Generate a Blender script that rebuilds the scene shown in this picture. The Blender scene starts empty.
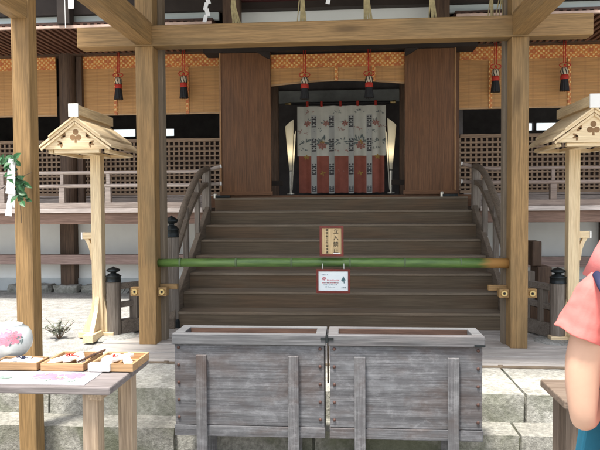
import bpy, bmesh, math, random
from mathutils import Vector, Matrix, noise
random.seed(7)
R = math.radians
sc = bpy.context.scene
C = sc.collection
E = 1.5                      # eye height above the ground
F = 620.0
YAW = math.atan(47/F)
def X(u, Y): return Y*math.tan(math.atan((u-300)/F)-YAW)
def Z(v, Y): return E+(205-v)/F*Y

# ------------------------------------------------------------------ materials
def nt(name):
    m = bpy.data.materials.new(name); m.use_nodes = True
    n = m.node_tree; b = n.nodes['Principled BSDF']
    return m, n, b
def coords(n, scale=(1,1,1), rnd=True):
    tc = n.nodes.new('ShaderNodeTexCoord')
    src = tc.outputs['Object']
    if rnd:
        oi = n.nodes.new('ShaderNodeObjectInfo')
        mu = n.nodes.new('ShaderNodeVectorMath'); mu.operation = 'MULTIPLY_ADD'
        cx = n.nodes.new('ShaderNodeCombineXYZ')
        for i in range(3): n.links.new(oi.outputs['Random'], cx.inputs[i])
        n.links.new(cx.outputs[0], mu.inputs[0]); mu.inputs[1].default_value = (7.3, 5.1, 3.7)
        n.links.new(src, mu.inputs[2]); src = mu.outputs[0]
    mp = n.nodes.new('ShaderNodeMapping'); mp.inputs['Scale'].default_value = scale
    n.links.new(src, mp.inputs['Vector'])
    return mp.outputs[0]
def tex(n, vec, scale, detail=4, rough=.55, dist=0):
    t = n.nodes.new('ShaderNodeTexNoise'); n.links.new(vec, t.inputs['Vector'])
    t.inputs['Scale'].default_value = scale; t.inputs['Detail'].default_value = detail
    t.inputs['Roughness'].default_value = rough; t.inputs['Distortion'].default_value = dist
    return t.outputs['Fac']
def ramp(n, fac, stops):
    r = n.nodes.new('ShaderNodeValToRGB'); n.links.new(fac, r.inputs[0])
    el = r.color_ramp.elements
    while len(el) < len(stops): el.new(.5)
    for e, (p, c) in zip(el, stops):
        e.position = p; e.color = (*c, 1) if len(c) == 3 else c
    return r.outputs[0]
def mixc(n, fac, a, b, mode='MIX'):
    m = n.nodes.new('ShaderNodeMix'); m.data_type = 'RGBA'; m.blend_type = mode
    if isinstance(fac, (int, float)): m.inputs[0].default_value = fac
    else: n.links.new(fac, m.inputs[0])
    for v, i in ((a, 6), (b, 7)):
        if isinstance(v, tuple): m.inputs[i].default_value = (*v, 1)
        else: n.links.new(v, m.inputs[i])
    return m.outputs[2]
def bump(n, b, h, strength=.3, dist=.01):
    bp = n.nodes.new('ShaderNodeBump'); n.links.new(h, bp.inputs['Height'])
    bp.inputs['Strength'].default_value = strength; bp.inputs['Distance'].default_value = dist
    n.links.new(bp.outputs[0], b.inputs['Normal'])
def wood(name, base, dark, axis='z', rough=.6, scale=1., knots=0, blot=None, blotamt=.5, cracks=.5, bumpv=.3):
    m, n, b = nt(name)
    s = {'x': (.9, 24, 24), 'y': (24, .9, 24), 'z': (24, 24, .9)}[axis]
    v = coords(n, tuple(q*scale for q in s))
    f1 = tex(n, v, 1.0, 5, .6, .7)
    f2 = tex(n, v, 5.0, 3, .7)
    s3 = {'x': (.8, 3, 3), 'y': (3, .8, 3), 'z': (3, 3, .8)}[axis]
    v3 = coords(n, tuple(q*scale for q in s3))
    f3 = tex(n, v3, 1.2, 3, .6, .6)
    vf = coords(n, tuple(q*scale*5 for q in s)); ff = tex(n, vf, 1.0, 3, .7)
    c = ramp(n, f1, [(.3, dark), (.62, base)])
    lite = tuple(min(1, q*1.35) for q in base)
    c = mixc(n, ramp(n, f2, [(.35, (0,0,0)), (.7, (1,1,1))]), c, mixc(n, .5, c, lite), 'MIX')
    blotc = blot or tuple(q*.5 for q in dark)
    c = mixc(n, ramp(n, f3, [(.48, (0,0,0)), (.72, (blotamt,)*3)]), c, blotc)
    c = mixc(n, ramp(n, ff, [(.38, (.5,)*3), (.6, (0,0,0))]), c, tuple(q*.75 for q in dark))
    if knots:
        sk = {'x': (2.2, 9, 9), 'y': (9, 2.2, 9), 'z': (9, 9, 2.2)}[axis]
        vo = n.nodes.new('ShaderNodeTexVoronoi'); n.links.new(coords(n, tuple(q*.42 for q in sk)), vo.inputs['Vector']); vo.inputs['Scale'].default_value = 1.
        c = mixc(n, ramp(n, vo.outputs['Distance'], [(.05, (knots,)*3), (.16, (0,0,0))]), c, tuple(q*.55 for q in dark))
    # cracks: thin dark lines along the grain
    f4 = tex(n, v, 2.2, 2, .5, .4)
    cr = ramp(n, f4, [(.30, (1,1,1)), (.36, (0,0,0))])
    mu = n.nodes.new('ShaderNodeMath'); mu.operation = 'MULTIPLY'; n.links.new(cr, mu.inputs[0]); mu.inputs[1].default_value = cracks
    c = mixc(n, mu.outputs[0], c, tuple(q*.35 for q in dark))
    n.links.new(c, b.inputs['Base Color'])
    b.inputs['Roughness'].default_value = rough; b.inputs['Specular IOR Level'].default_value = .3
    bump(n, b, f1, bumpv, .006)
    return m
def plain(name, col, rough=.6, metal=0, var=.25, sc_=6, bumpv=0, spec=.4):
    m, n, b = nt(name)
    f = tex(n, coords(n), sc_, 5, .6)
    c = ramp(n, f, [(.3, tuple(q*(1-var) for q in col)), (.7, tuple(min(1, q*(1+var*.6)) for q in col))])
    n.links.new(c, b.inputs['Base Color']); b.inputs['Roughness'].default_value = rough
    b.inputs['Metallic'].default_value = metal; b.inputs['Specular IOR Level'].default_value = spec
    if bumpv: bump(n, b, tex(n, coords(n), sc_*6, 5, .6), bumpv, .005)
    return m
def stone(name, c1, c2, moss_shade=None, moss_shade_amt=.6, sc_=5, bumpv=.7):
    m, n, b = nt(name)
    v = coords(n)
    f = tex(n, v, sc_, 8, .68); g = tex(n, v, sc_*9, 4, .75); h = tex(n, v, sc_*.5, 4, .6, .8)
    c = ramp(n, f, [(.32, c1), (.68, c2)])
    c = mixc(n, ramp(n, g, [(.35, (.75,)*3), (.65, (0,0,0))]), c, tuple(q*.45 for q in c1))
    if moss_shade:
        geo = n.nodes.new('ShaderNodeNewGeometry'); sp = n.nodes.new('ShaderNodeSeparateXYZ')
        n.links.new(geo.outputs['Normal'], sp.inputs[0])
        side = ramp(n, sp.outputs['Z'], [(.5, (1,1,1)), (.9, (.12,)*3)])  # moss kept to side faces; also darkens risers in place of shade
        mk = mixc(n, 1., ramp(n, h, [(.42, (0,0,0)), (.6, (moss_shade_amt,)*3)]), side, 'MULTIPLY')
        c = mixc(n, mk, c, moss_shade)
    n.links.new(c, b.inputs['Base Color']); b.inputs['Roughness'].default_value = .92
    b.inputs['Specular IOR Level'].default_value = .2
    bump(n, b, g, bumpv, .012)
    return m

M = {}
TAN, TAND = (.325,.20,.085), (.215,.13,.054)
for ax in 'xyz':
    M['tan'+ax] = wood('porch_timber_'+ax, TAN, TAND, ax, .55, 1., knots=.8, blot=(.15,.115,.06), blotamt=.6, cracks=.4, bumpv=.3)
    M['dark'+ax] = wood('aged_timber_'+ax, (.125,.078,.05), (.055,.032,.022), ax, .6, cracks=.4)
    M['hin'+ax] = wood('pale_cypress_'+ax, (.80,.64,.42), (.68,.50,.29), ax, .5, blot=(.55,.38,.2), blotamt=.3, cracks=.1, bumpv=.1)
    M['grey'+ax] = wood('grey_weathered_timber_'+ax, (.22,.19,.16), (.12,.098,.08), ax, .7, blot=(.10,.08,.065), cracks=.5)
    M['ver'+ax] = wood('veranda_timber_'+ax, (.50,.42,.37), (.32,.26,.22), ax, .6, blot=(.2,.14,.12), cracks=.35)
    M['brown'+ax] = wood('brown_timber_'+ax, (.175,.080,.034), (.115,.050,.021), ax, .45, blot=(.06,.035,.02), blotamt=.4, cracks=.3)
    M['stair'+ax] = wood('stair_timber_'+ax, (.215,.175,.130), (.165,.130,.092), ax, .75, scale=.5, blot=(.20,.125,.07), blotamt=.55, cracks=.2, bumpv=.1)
    M['tbt'+ax] = wood('bleached_tabletop_'+ax, (.22,.195,.19), (.14,.12,.115), ax, .6)
    M['tbl'+ax] = wood('table_timber_'+ax, (.42,.32,.22), (.28,.20,.13), ax, .6, blot=(.30,.24,.21), cracks=.35)
    M['tray'+ax] = wood('tray_wood_'+ax, (.50,.32,.17), (.38,.23,.115), ax, .5, cracks=.1)
def m_box(name, base, dark, axis='x'):
    m, n, b = nt(name)
    v = coords(n, (1.0, 4, 4) if axis == 'x' else (4, 4, 1.0))
    w = n.nodes.new('ShaderNodeTexWave'); w.bands_direction = 'Z' if axis == 'x' else 'X'; w.inputs['Scale'].default_value = 1.1; w.inputs['Distortion'].default_value = 16
    w.inputs['Detail'].default_value = 3; w.inputs['Detail Scale'].default_value = .35; n.links.new(v, w.inputs['Vector'])
    g = tex(n, coords(n, (2.5, 95, 95) if axis == 'x' else (95, 95, 2.5)), 1.2, 5, .7)
    bl = tex(n, coords(n, (1.6, 3, 3)), 1.3, 5, .65, .5)
    c = ramp(n, w.outputs['Fac'], [(.0, tuple(q*1.55 for q in dark)), (.9, base)])
    c = mixc(n, ramp(n, g, [(.38, (.6,)*3), (.55, (0,0,0))]), c, tuple(q*.6 for q in dark))
    c = mixc(n, ramp(n, g, [(.54, (0,0,0)), (.70, (.35,)*3)]), c, tuple(min(1, q*1.6) for q in base))
    mo = tex(n, coords(n, (9, 16, 16)), 1.5, 6, .75, .3)
    c = mixc(n, ramp(n, mo, [(.42, (.4,)*3), (.56, (0,0,0))]), c, tuple(q*.8 for q in dark))
    c = mixc(n, ramp(n, mo, [(.54, (0,0,0)), (.68, (.4,)*3)]), c, tuple(min(1, q*1.7) for q in base))
    c = mixc(n, ramp(n, bl, [(.50, (0,0,0)), (.68, (.7,)*3)]), c, (.075,.05,.04))
    c = mixc(n, ramp(n, bl, [(.28, (.5,)*3), (.42, (0,0,0))]), c, (.21,.22,.235))
    n.links.new(c, b.inputs['Base Color']); b.inputs['Roughness'].default_value = .8; b.inputs['Specular IOR Level'].default_value = .2
    mx = n.nodes.new('ShaderNodeMath'); mx.operation = 'ADD'; n.links.new(g, mx.inputs[0]); n.links.new(w.outputs['Fac'], mx.inputs[1])
    bump(n, b, mx.outputs[0], .45, .004)
    return m
for ax in 'xyz': M['tbd'+ax] = wood('shaded_table_timber_'+ax, (.20,.155,.12), (.12,.085,.062), ax, .6)  # right table: darker timber copy, shade put into its colour
M['boxw'] = m_box('weathered_box_boards', (.150,.152,.160), (.085,.085,.09))
M['boxleg'] = m_box('weathered_box_strip', (.165,.165,.17), (.095,.093,.097), 'z')
M['carved'] = plain('carved_recess', (.26,.15,.07), .8)
M['balr'] = wood('balustrade_timber', (.17,.135,.10), (.105,.08,.06), 'y', .6, cracks=.2, bumpv=.1)
M['riser'] = wood('stair_riser_timber', (.128,.098,.066), (.108,.080,.053), 'x', .8, scale=.5, blot=(.17,.095,.05), blotamt=.8, cracks=.1, bumpv=.08)  # risers darker than treads: worn nosings plus a painted highlight
M['boxred'] = wood('reddish_box_boards', (.12,.07,.05), (.07,.04,.03), 'x', .7)
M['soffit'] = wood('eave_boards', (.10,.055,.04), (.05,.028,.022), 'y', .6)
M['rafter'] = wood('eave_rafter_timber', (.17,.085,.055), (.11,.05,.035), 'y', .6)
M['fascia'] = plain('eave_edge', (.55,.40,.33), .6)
M['plaster'] = plain('white_plaster', (.80,.82,.81), .9, var=.06, sc_=3, bumpv=.05)
M['frieze'] = plain('pale_frieze_panel', (.58,.66,.66), .8, var=.10, sc_=2)
M['friezew'] = plain('white_frieze_panel', (.76,.80,.79), .8, var=.06, sc_=2)
M['dplinth'] = plain('plinth_plaster', (.50,.54,.55), .9, var=.12)
M['black'] = plain('dark_patinated_metal', (.028,.034,.036), .42, .6, var=.4, sc_=14)
M['brass'] = plain('brass', (.62,.47,.22), .35, .85, var=.15)
M['silver'] = plain('pale_metal', (.72,.70,.62), .35, .7, var=.1)
M['iron'] = plain('rusty_iron', (.10,.055,.045), .6, .5, var=.4, sc_=30)
M['maroon'] = plain('maroon_beam_paint', (.07,.02,.02), .5)
M['vdark'] = plain('very_dark_timber', (.03,.022,.018), .8)  # near-black brown timber, one even tone
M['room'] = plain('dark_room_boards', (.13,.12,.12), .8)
M['white'] = plain('white_paper', (.82,.82,.80), .8, var=.03)
M['whitep'] = plain('white_paint_on_end_grain', (.85,.84,.80), .6, var=.04)
M['red'] = plain('red_silk_cord', (.48,.035,.02), .6, var=.3, sc_=40)
M['blk'] = plain('black_silk', (.012,.012,.014), .6, var=.2, sc_=40)
M['cream'] = plain('cream_silk', (.62,.52,.38), .6, var=.3, sc_=50)
M['navy'] = plain('navy_cord', (.02,.025,.07), .6)
M['pink'] = plain('pink_paint', (.78,.28,.36), .6, var=.3, sc_=30)
M['leafgrey'] = plain('grey_green_paint', (.22,.28,.27), .6, var=.3, sc_=30)
M['porc'] = plain('white_porcelain', (.76,.80,.78), .12, var=.04)
M['straw'] = plain('straw', (.46,.38,.20), .8, var=.3, sc_=30)
M['leaf'] = plain('glossy_leaf', (.025,.10,.03), .45, var=.5, sc_=18)
M['dleaf'] = plain('grey_leaf', (.16,.18,.13), .6, var=.5, sc_=18)
M['twig'] = plain('twig_bark', (.16,.11,.07), .8)
M['gravel'] = stone('white_gravel', (.30,.295,.28), (.60,.59,.56), (.30,.30,.25), .7, sc_=9, bumpv=.8)
M['earth'] = stone('packed_gravel', (.34,.33,.30), (.52,.50,.47), None, sc_=10)
M['granite'] = stone('mossy_granite', (.25,.24,.21), (.45,.44,.39), (.11,.12,.07), .75, 4, .8)
M['granite2'] = stone('pale_granite', (.33,.32,.28), (.58,.57,.52), (.13,.14,.09), .65, 4, .7)
M['rubble'] = stone('grey_fieldstone', (.30,.30,.28), (.52,.52,.49), (.22,.23,.17), .3, 5, .8)
M['ink'] = plain('black_ink', (.02,.018,.015), .7, var=0)
M['signwood'] = wood('pale_sign_board', (.62,.47,.27), (.52,.37,.19), 'z', .5, cracks=.05, bumpv=.05)
M['signred'] = plain('red_brown_lacquer', (.17,.03,.022), .35, var=.3)
M['printw'] = plain('printed_white_sheet', (.74,.80,.82), .5, var=.03)
M['printred'] = plain('red_print', (.65,.25,.28), .6, var=.1)
M['printgrey'] = plain('grey_print', (.35,.42,.46), .6, var=.1)
M['printdark'] = plain('dark_teal_print', (.06,.13,.15), .6, var=.1)
M['ribw'] = plain('white_ribbon', (.62,.64,.62), .7, var=.08)
M['ribd'] = plain('dark_woven_motif', (.10,.10,.11), .7, var=.5, sc_=60)
M['cup'] = plain('curtain_white_silk', (.78,.79,.72), .65, var=.10, sc_=5)
M['cred'] = plain('curtain_red_silk', (.42,.13,.09), .65, var=.2, sc_=8)
M['cpk'] = plain('curtain_pink_thread', (.50,.24,.20), .7, var=.4, sc_=60)
M['cgn'] = plain('curtain_grey_green_thread', (.20,.25,.25), .7, var=.4, sc_=60)
M['cgd'] = plain('curtain_gold_thread', (.52,.34,.08), .6, var=.3, sc_=60)
M['skin'] = plain('skin', (.56,.34,.24), .55, var=.10, sc_=9)
M['shirt'] = plain('coral_pink_cotton', (.66,.17,.15), .9, var=.12, sc_=9, bumpv=.25)
M['hat'] = plain('pink_hat_cotton', (.66,.20,.19), .85, var=.10, sc_=9, bumpv=.2)
M['hair'] = plain('black_hair', (.018,.014,.012), .5)
M['trous'] = plain('navy_trousers', (.035,.045,.08), .85, bumpv=.2)
M['teal'] = plain('teal_canvas', (.02,.17,.26), .8, var=.2, bumpv=.2)
M['shoe'] = plain('grey_shoe', (.2,.2,.2), .7)
# bamboo pole: green with brown ends
def m_bamboo():
    m, n, b = nt('green_bamboo'); v = coords(n, (3, 25, 25), False)
    f = tex(n, v, 1.5, 5, .65)
    g = ramp(n, f, [(.3, (.045,.10,.025)), (.7, (.13,.22,.055))])
    tc = n.nodes.new('ShaderNodeTexCoord'); sp = n.nodes.new('ShaderNodeSeparateXYZ'); n.links.new(tc.outputs['Object'], sp.inputs[0])
    ab = n.nodes.new('ShaderNodeMath'); ab.operation = 'MULTIPLY'; ab.inputs[1].default_value = 1.; of = n.nodes.new('ShaderNodeMath'); of.operation = 'ADD'; of.inputs[1].default_value = .07; n.links.new(sp.outputs['X'], of.inputs[0]); n.links.new(of.outputs[0], ab.inputs[0])
    ad = n.nodes.new('ShaderNodeMath'); ad.operation = 'MULTIPLY_ADD'; n.links.new(f, ad.inputs[0]); ad.inputs[1].default_value = .15; n.links.new(ab.outputs[0], ad.inputs[2])
    dv = n.nodes.new('ShaderNodeMath'); dv.operation = 'DIVIDE'; n.links.new(ad.outputs[0], dv.inputs[0]); dv.inputs[1].default_value = 2.
    c = mixc(n, ramp(n, dv.outputs[0], [(.66, (0,0,0)), (.71, (1,1,1))]), g, (.36,.19,.06))
    n.links.new(c, b.inputs['Base Color']); b.inputs['Roughness'].default_value = .38
    return m
M['bamboo'] = m_bamboo()
M['bnode'] = plain('bamboo_node_ring', (.10,.15,.07), .6)
M['dbam'] = plain('old_split_bamboo', (.16,.12,.08), .7, var=.4)
def m_blind():
    m, n, b = nt('bamboo_slat_blind')
    tc = n.nodes.new('ShaderNodeTexCoord')
    w = n.nodes.new('ShaderNodeTexWave'); w.bands_direction = 'Z'; w.inputs['Scale'].default_value = 24; w.inputs['Distortion'].default_value = .25
    n.links.new(tc.outputs['Object'], w.inputs['Vector'])
    f = tex(n, coords(n, (1, 1, 30)), 2., 4, .6)
    c = ramp(n, f, [(.3, (.47,.235,.075)), (.7, (.62,.34,.125))])
    c = mixc(n, ramp(n, w.outputs['Fac'], [(.1, (.45,)*3), (.5, (0,0,0))]), c, (.16,.08,.03))
    w2 = n.nodes.new('ShaderNodeTexWave'); w2.bands_direction = 'X'; w2.inputs['Scale'].default_value = 2.; n.links.new(tc.outputs['Object'], w2.inputs['Vector'])
    c = mixc(n, ramp(n, w2.outputs['Fac'], [(.93, (0,0,0)), (.97, (.14,)*3)]), c, (.20,.09,.04))
    n.links.new(c, b.inputs['Base Color']); b.inputs['Roughness'].default_value = .6
    bump(n, b, w.outputs['Fac'], .4, .003)
    return m
M['blind'] = m_blind()
def m_brocade():
    m, n, b = nt('orange_gold_brocade')
    tc = n.nodes.new('ShaderNodeTexCoord'); sp = n.nodes.new('ShaderNodeSeparateXYZ'); n.links.new(tc.outputs['Object'], sp.inputs[0])
    def sn(o, k, ph=0):
        a = n.nodes.new('ShaderNodeMath'); a.operation = 'MULTIPLY_ADD'; n.links.new(o, a.inputs[0]); a.inputs[1].default_value = k; a.inputs[2].default_value = ph
        s = n.nodes.new('ShaderNodeMath'); s.operation = 'SINE'; n.links.new(a.outputs[0], s.inputs[0]); return s.outputs[0]
    def mul(a, c_):
        q = n.nodes.new('ShaderNodeMath'); q.operation = 'MULTIPLY'; n.links.new(a, q.inputs[0]); n.links.new(c_, q.inputs[1]); return q.outputs[0]
    p = mul(sn(sp.outputs['X'], 105), sn(sp.outputs['Z'], 105))
    q = mul(sn(sp.outputs['X'], 27, .8), sn(sp.outputs['Z'], 41, 1.57))
    f = tex(n, coords(n), 30, 4, .7)
    c = ramp(n, f, [(.35, (.62,.14,.03)), (.65, (.72,.32,.07))])
    c = mixc(n, ramp(n, p, [(.12, (0,0,0)), (.4, (1,1,1))]), c, (.90,.66,.26))
    c = mixc(n, ramp(n, q, [(.35, (0,0,0)), (.7, (.75,)*3)]), c, (.50,.12,.04))
    c = mixc(n, ramp(n, tex(n, coords(n), 60, 2, .6), [(.4, (.5,)*3), (.6, (0,0,0))]), c, (.45,.13,.04))
    n.links.new(c, b.inputs['Base Color']); b.inputs['Roughness'].default_value = .55
    return m
M['broc'] = m_brocade()
def m_glow():
    m, n, b = nt('glowing_paper')
    tc = n.nodes.new('ShaderNodeTexCoord'); sp = n.nodes.new('ShaderNodeSeparateXYZ'); n.links.new(tc.outputs['Object'], sp.inputs[0])
    s = n.nodes.new('ShaderNodeMapRange'); s.inputs['From Min'].default_value = .25; s.inputs['From Max'].default_value = 1.0
    n.links.new(sp.outputs['Z'], s.inputs['Value'])
    st = ramp(n, s.outputs[0], [(0, (.0,)*3), (.2, (.04,)*3), (.40, (1,)*3), (.60, (.28,)*3), (1, (.08,)*3)])
    mu = n.nodes.new('ShaderNodeMath'); mu.operation = 'MULTIPLY'; n.links.new(st, mu.inputs[0]); mu.inputs[1].default_value = GLOW
    b.inputs['Base Color'].default_value = (.55,.52,.42,1)
    b.inputs['Emission Color'].default_value = (1,.80,.45,1); n.links.new(mu.outputs[0], b.inputs['Emission Strength'])
    return m
GLOW = .55
M['glow'] = m_glow()

# ------------------------------------------------------------------ objects
ORG = {}
def thing(name, label, cat, loc=(0,0,0), group=None):
    o = bpy.data.objects.new(name, None); C.objects.link(o); o.location = loc
    o.empty_display_size = .1
    o['label'] = label; o['category'] = cat
    if group: o['group'] = group
    ORG[o.name] = Vector(loc); return o
def part(name, bm, m, parent, label=None, bevel=0, smooth=False, org=None):
    """bm in world coordinates -> one mesh, made local to its parent"""
    po = ORG[parent.name] if parent else Vector((0,0,0))
    o_ = Vector(org) if org is not None else po
    bmesh.ops.translate(bm, verts=bm.verts, vec=-o_)
    bmesh.ops.recalc_face_normals(bm, faces=bm.faces)
    me = bpy.data.meshes.new(name); bm.to_mesh(me); bm.free()
    if smooth:
        for p in me.polygons: p.use_smooth = True
    me.materials.append(m)
    o = bpy.data.objects.new(name, me); C.objects.link(o)
    if parent: o.parent = parent
    o.location = o_-po
    ORG[o.name] = o_
    if label: o['label'] = label
    if bevel:
        b = o.modifiers.new('Bevel', 'BEVEL'); b.width = bevel; b.segments = 2; b.limit_method = 'ANGLE'
    return o
def solo(name, bm, m, label, cat, loc, group=None, **k):
    o = part(name, bm, m, None, org=loc, **k)
    o['label'] = label; o['category'] = cat
    if group: o['group'] = group
    return o
def struct(name, bm, m, **k):
    o = part(name, bm, m, None, **k); o['kind'] = 'structure'; return o
def kids(o): return [c for c in bpy.data.objects if c.parent == o]
def copy_tree(o, parent=None):
    c = o.copy(); C.objects.link(c); c.parent = parent
    for ch in kids(o): copy_tree(ch, c)
    return c
def dup(o, loc, label=None, rotz=None):
    c = copy_tree(o); c.location = loc; ORG[c.name] = Vector(loc)
    if label: c['label'] = label
    if rotz is not None: c.rotation_euler.z = rotz
    return c
# ---- shapes
def B(): return bmesh.new()
def box(bm, x0, x1, y0, y1, z0, z1, mat=None):
    vs = [bm.verts.new((x, y, z)) for x in (x0, x1) for y in (y0, y1) for z in (z0, z1)]
    if mat is not None:
        for v in vs: v.co = mat @ v.co
    for f in ((0,1,3,2), (4,6,7,5), (0,4,5,1), (2,3,7,6), (0,2,6,4), (1,5,7,3)):
        bm.faces.new([vs[i] for i in f])
    return bm
def bx(*a, **k): return box(B(), *a, **k)
def prism(bm, pts, y0, y1, plane='xz'):
    def P(a, b, c): return (a, c, b) if plane == 'xz' else (c, a, b) if plane == 'yz' else (a, b, c)
    lo = [bm.verts.new(P(a, b, y0)) for a, b in pts]; hi = [bm.verts.new(P(a, b, y1)) for a, b in pts]
    n_ = len(pts)
    bm.faces.new(lo); bm.faces.new(hi[::-1])
    for i in range(n_): bm.faces.new((lo[i], lo[(i+1) % n_], hi[(i+1) % n_], hi[i]))
    return bm
def tube(bm, pts, r, seg=10, cap=True, squash=None):
    pts = [Vector(p) for p in pts]; rs = r if isinstance(r, (list, tuple)) else [r]*len(pts)
    rings = []; up = None
    for i, p in enumerate(pts):
        d = (pts[min(i+1, len(pts)-1)]-pts[max(i-1, 0)]).normalized()
        if up is None: up = Vector((0,0,1)) if abs(d.z) < .9 else Vector((0,1,0))
        a = d.cross(up).normalized(); b = a.cross(d).normalized(); up = b
        rings.append([bm.verts.new(p+(a*math.cos(t)+b*math.sin(t)*(squash or 1))*rs[i]) for t in [2*math.pi*k/seg for k in range(seg)]])
    for q, s in zip(rings, rings[1:]):
        for k in range(seg): bm.faces.new((q[k], q[(k+1) % seg], s[(k+1) % seg], s[k]))
    if cap: bm.faces.new(rings[0][::-1]); bm.faces.new(rings[-1])
    return bm
def lathe(bm, prof, cx, cy, z0, seg=20):
    rings = []
    for r, z in prof:
        rings.append([bm.verts.new((cx+r*math.cos(2*math.pi*k/seg), cy+r*math.sin(2*math.pi*k/seg), z0+z)) for k in range(seg)])
    for q, s in zip(rings, rings[1:]):
        for k in range(seg): bm.faces.new((q[k], q[(k+1) % seg], s[(k+1) % seg], s[k]))
    bm.faces.new(rings[0][::-1]); bm.faces.new(rings[-1]); return bm
def disc(bm, cx, cz, y, r, t=.002, seg=10, sx=1, sz=1, rot=0):
    pts = [(cx+math.cos(a)*r*sx*math.cos(rot)-math.sin(a)*r*sz*math.sin(rot), cz+math.cos(a)*r*sx*math.sin(rot)+math.sin(a)*r*sz*math.cos(rot)) for a in [2*math.pi*k/seg for k in range(seg)]]
    return prism(bm, pts, y, y-t)
def ball(bm, c, r, sub=2, s=(1,1,1)):
    ret = bmesh.ops.create_icosphere(bm, subdivisions=sub, radius=r)
    for v in ret['verts']: v.co = Vector((v.co.x*s[0], v.co.y*s[1], v.co.z*s[2]))+Vector(c)
    return bm
def rough_box(x0, x1, y0, y1, z0, z1, amp=.012, step=.09, seed=0):
    """stone block with worn, uneven faces"""
    bm = bx(x0, x1, y0, y1, z0, z1)
    for ax, L in ((0, x1-x0), (1, y1-y0), (2, z1-z0)):
        k = max(1, int(L/step))
        if k < 2: continue
        for i in range(1, k):
            co = Vector((0,0,0)); co[ax] = (x0, y0, z0)[ax]+L*i/k
            no = Vector((0,0,0)); no[ax] = 1
            bmesh.ops.bisect_plane(bm, geom=bm.verts[:]+bm.edges[:]+bm.faces[:], plane_co=co, plane_no=no)
    for v in bm.verts:
        e = sum((abs(v.co.x-x0) < 1e-4 or abs(v.co.x-x1) < 1e-4, abs(v.co.y-y0) < 1e-4 or abs(v.co.y-y1) < 1e-4, abs(v.co.z-z0) < 1e-4 or abs(v.co.z-z1) < 1e-4))
        q = noise.noise_vector(v.co*6+Vector((seed, 0, 0)))*amp + noise.noise_vector(v.co*17)*amp*.5
        c = Vector(((x0+x1)/2, (y0+y1)/2, (z0+z1)/2))
        if e >= 2: q += (c-v.co).normalized()*amp*.9
        q.z *= .5
        v.co += q
    return bm
def text_mesh(s, size, loc, parent, m, name='lettering', depth=.0012, weight=0):
    cu = bpy.data.curves.new('txt', 'FONT'); cu.body = s; cu.size = size; cu.extrude = depth; cu.offset = weight
    cu.align_x = 'CENTER'; cu.align_y = 'CENTER'
    o = bpy.data.objects.new('txt', cu); C.objects.link(o)
    bpy.context.view_layer.update()
    dg = bpy.context.evaluated_depsgraph_get()
    me = bpy.data.meshes.new_from_object(o.evaluated_get(dg)); bpy.data.objects.remove(o)
    me.transform(Matrix.Rotation(R(90), 4, 'X'))
    bm = B(); bm.from_mesh(me)
    bmesh.ops.translate(bm, verts=bm.verts, vec=Vector(loc))
    return bm

# ================================================================== SETTING
struct('ground', bx(-60, 60, -60, 90, -.3, 0), M['earth'])
struct('gravel_yard', bx(-25, 22, 4.445, 30, .004, .338), M['gravel'])

# stone steps: two courses of slabs
P0 = .35
t = thing('stone_steps', 'two courses of mossy granite slabs below the plank deck', 'stone steps', (0, 3.6, 0))
def course(y0, y1, z0, z1, cuts, m, sd):
    for i, (a, b) in enumerate(zip(cuts, cuts[1:])):
        part('slab', rough_box(a+.003, b-.003, y0, y1, z0, z1, .007, .06, sd+i), m, t, smooth=False)
course(3.57, 3.80, -.05, .18, [-6, -4.6, -3.3, -2.35, -1.02, -.2, .98, 1.45, 2.6, 3.9, 5.4], M['granite'], 3)
course(3.79, 4.40, .10, P0, [-6, -4.4, -3.1, -1.9, -.75, .3, 1.07, 2.1, 3.4, 5.4], M['granite2'], 40)

part('core', bx(-5.9, 5.3, 3.60, 3.785, -.04, .160), M['granite'], t)
part('core', bx(-5.9, 5.3, 3.83, 4.38, .12, P0-.022), M['granite'], t)
# gutter of split bamboo between stone and deck
g = thing('bamboo_gutter', 'narrow dark gutter of bamboo between the stone step and the plank deck', 'gutter', (0, 4.43, P0))
bm = B(); tube(bm, [(-2.4, 4.425, P0-.005), (3.6, 4.425, P0-.005)], .016, 8); part('bamboo', bm, M['dbam'], g, smooth=True)
for i in range(13): part('node', tube(B(), [(-2.3+i*.48, 4.425, P0-.005), (-2.27+i*.48, 4.425, P0-.005)], .021, 8), M['dbam'], g, smooth=True)

# plank deck
d = thing('plank_deck', 'weathered plank deck at the foot of the wooden staircase', 'deck', (0, 5, P0-.05))
bm = B(); yy = 4.455; i = 0
while yy < 5.72:
    w = .093+.01*noise.noise(Vector((i, 0, 0)))
    box(bm, -2.05, 3.3, yy, yy+w-.006, P0-.012, P0+.004+.003*math.sin(i*2.3)); yy += w; i += 1
part('boards', bm, wood('deck_boards', (.46,.43,.40), (.30,.27,.24), 'x', .7, cracks=.4), d, bevel=.003)

# ================================================================== STAIRCASE
SX0, SX1 = -1.60, 1.42
st = thing('wooden_staircase', 'broad dark brown wooden staircase rising to the shrine doorway', 'staircase', (-.09, 5.7, P0))
rise, run, d0 = .155, .25, 5.7
for i in range(8):
    z1 = P0+rise*(i+1); y0 = d0+run*i
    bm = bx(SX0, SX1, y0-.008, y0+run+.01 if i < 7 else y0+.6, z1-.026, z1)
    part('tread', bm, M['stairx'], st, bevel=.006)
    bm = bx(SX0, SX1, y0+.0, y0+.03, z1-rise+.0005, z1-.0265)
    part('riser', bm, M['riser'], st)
for s, xx in ((-1, SX0), (1, SX1)):
    x0, x1 = (xx-.055, xx-.002) if s < 0 else (xx+.002, xx+.055)
    pts = [(5.62, P0), (5.62, P0+.10), (5.70, P0+.24), (6.4, P0+.66), (7.25, P0+1.20), (7.25, P0+.95), (7.25, P0+.6), (6.1, P0)]
    part('stringer', prism(B(), pts, x0, x1, 'yz'), M['balr'], st, bevel=.006)

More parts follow.
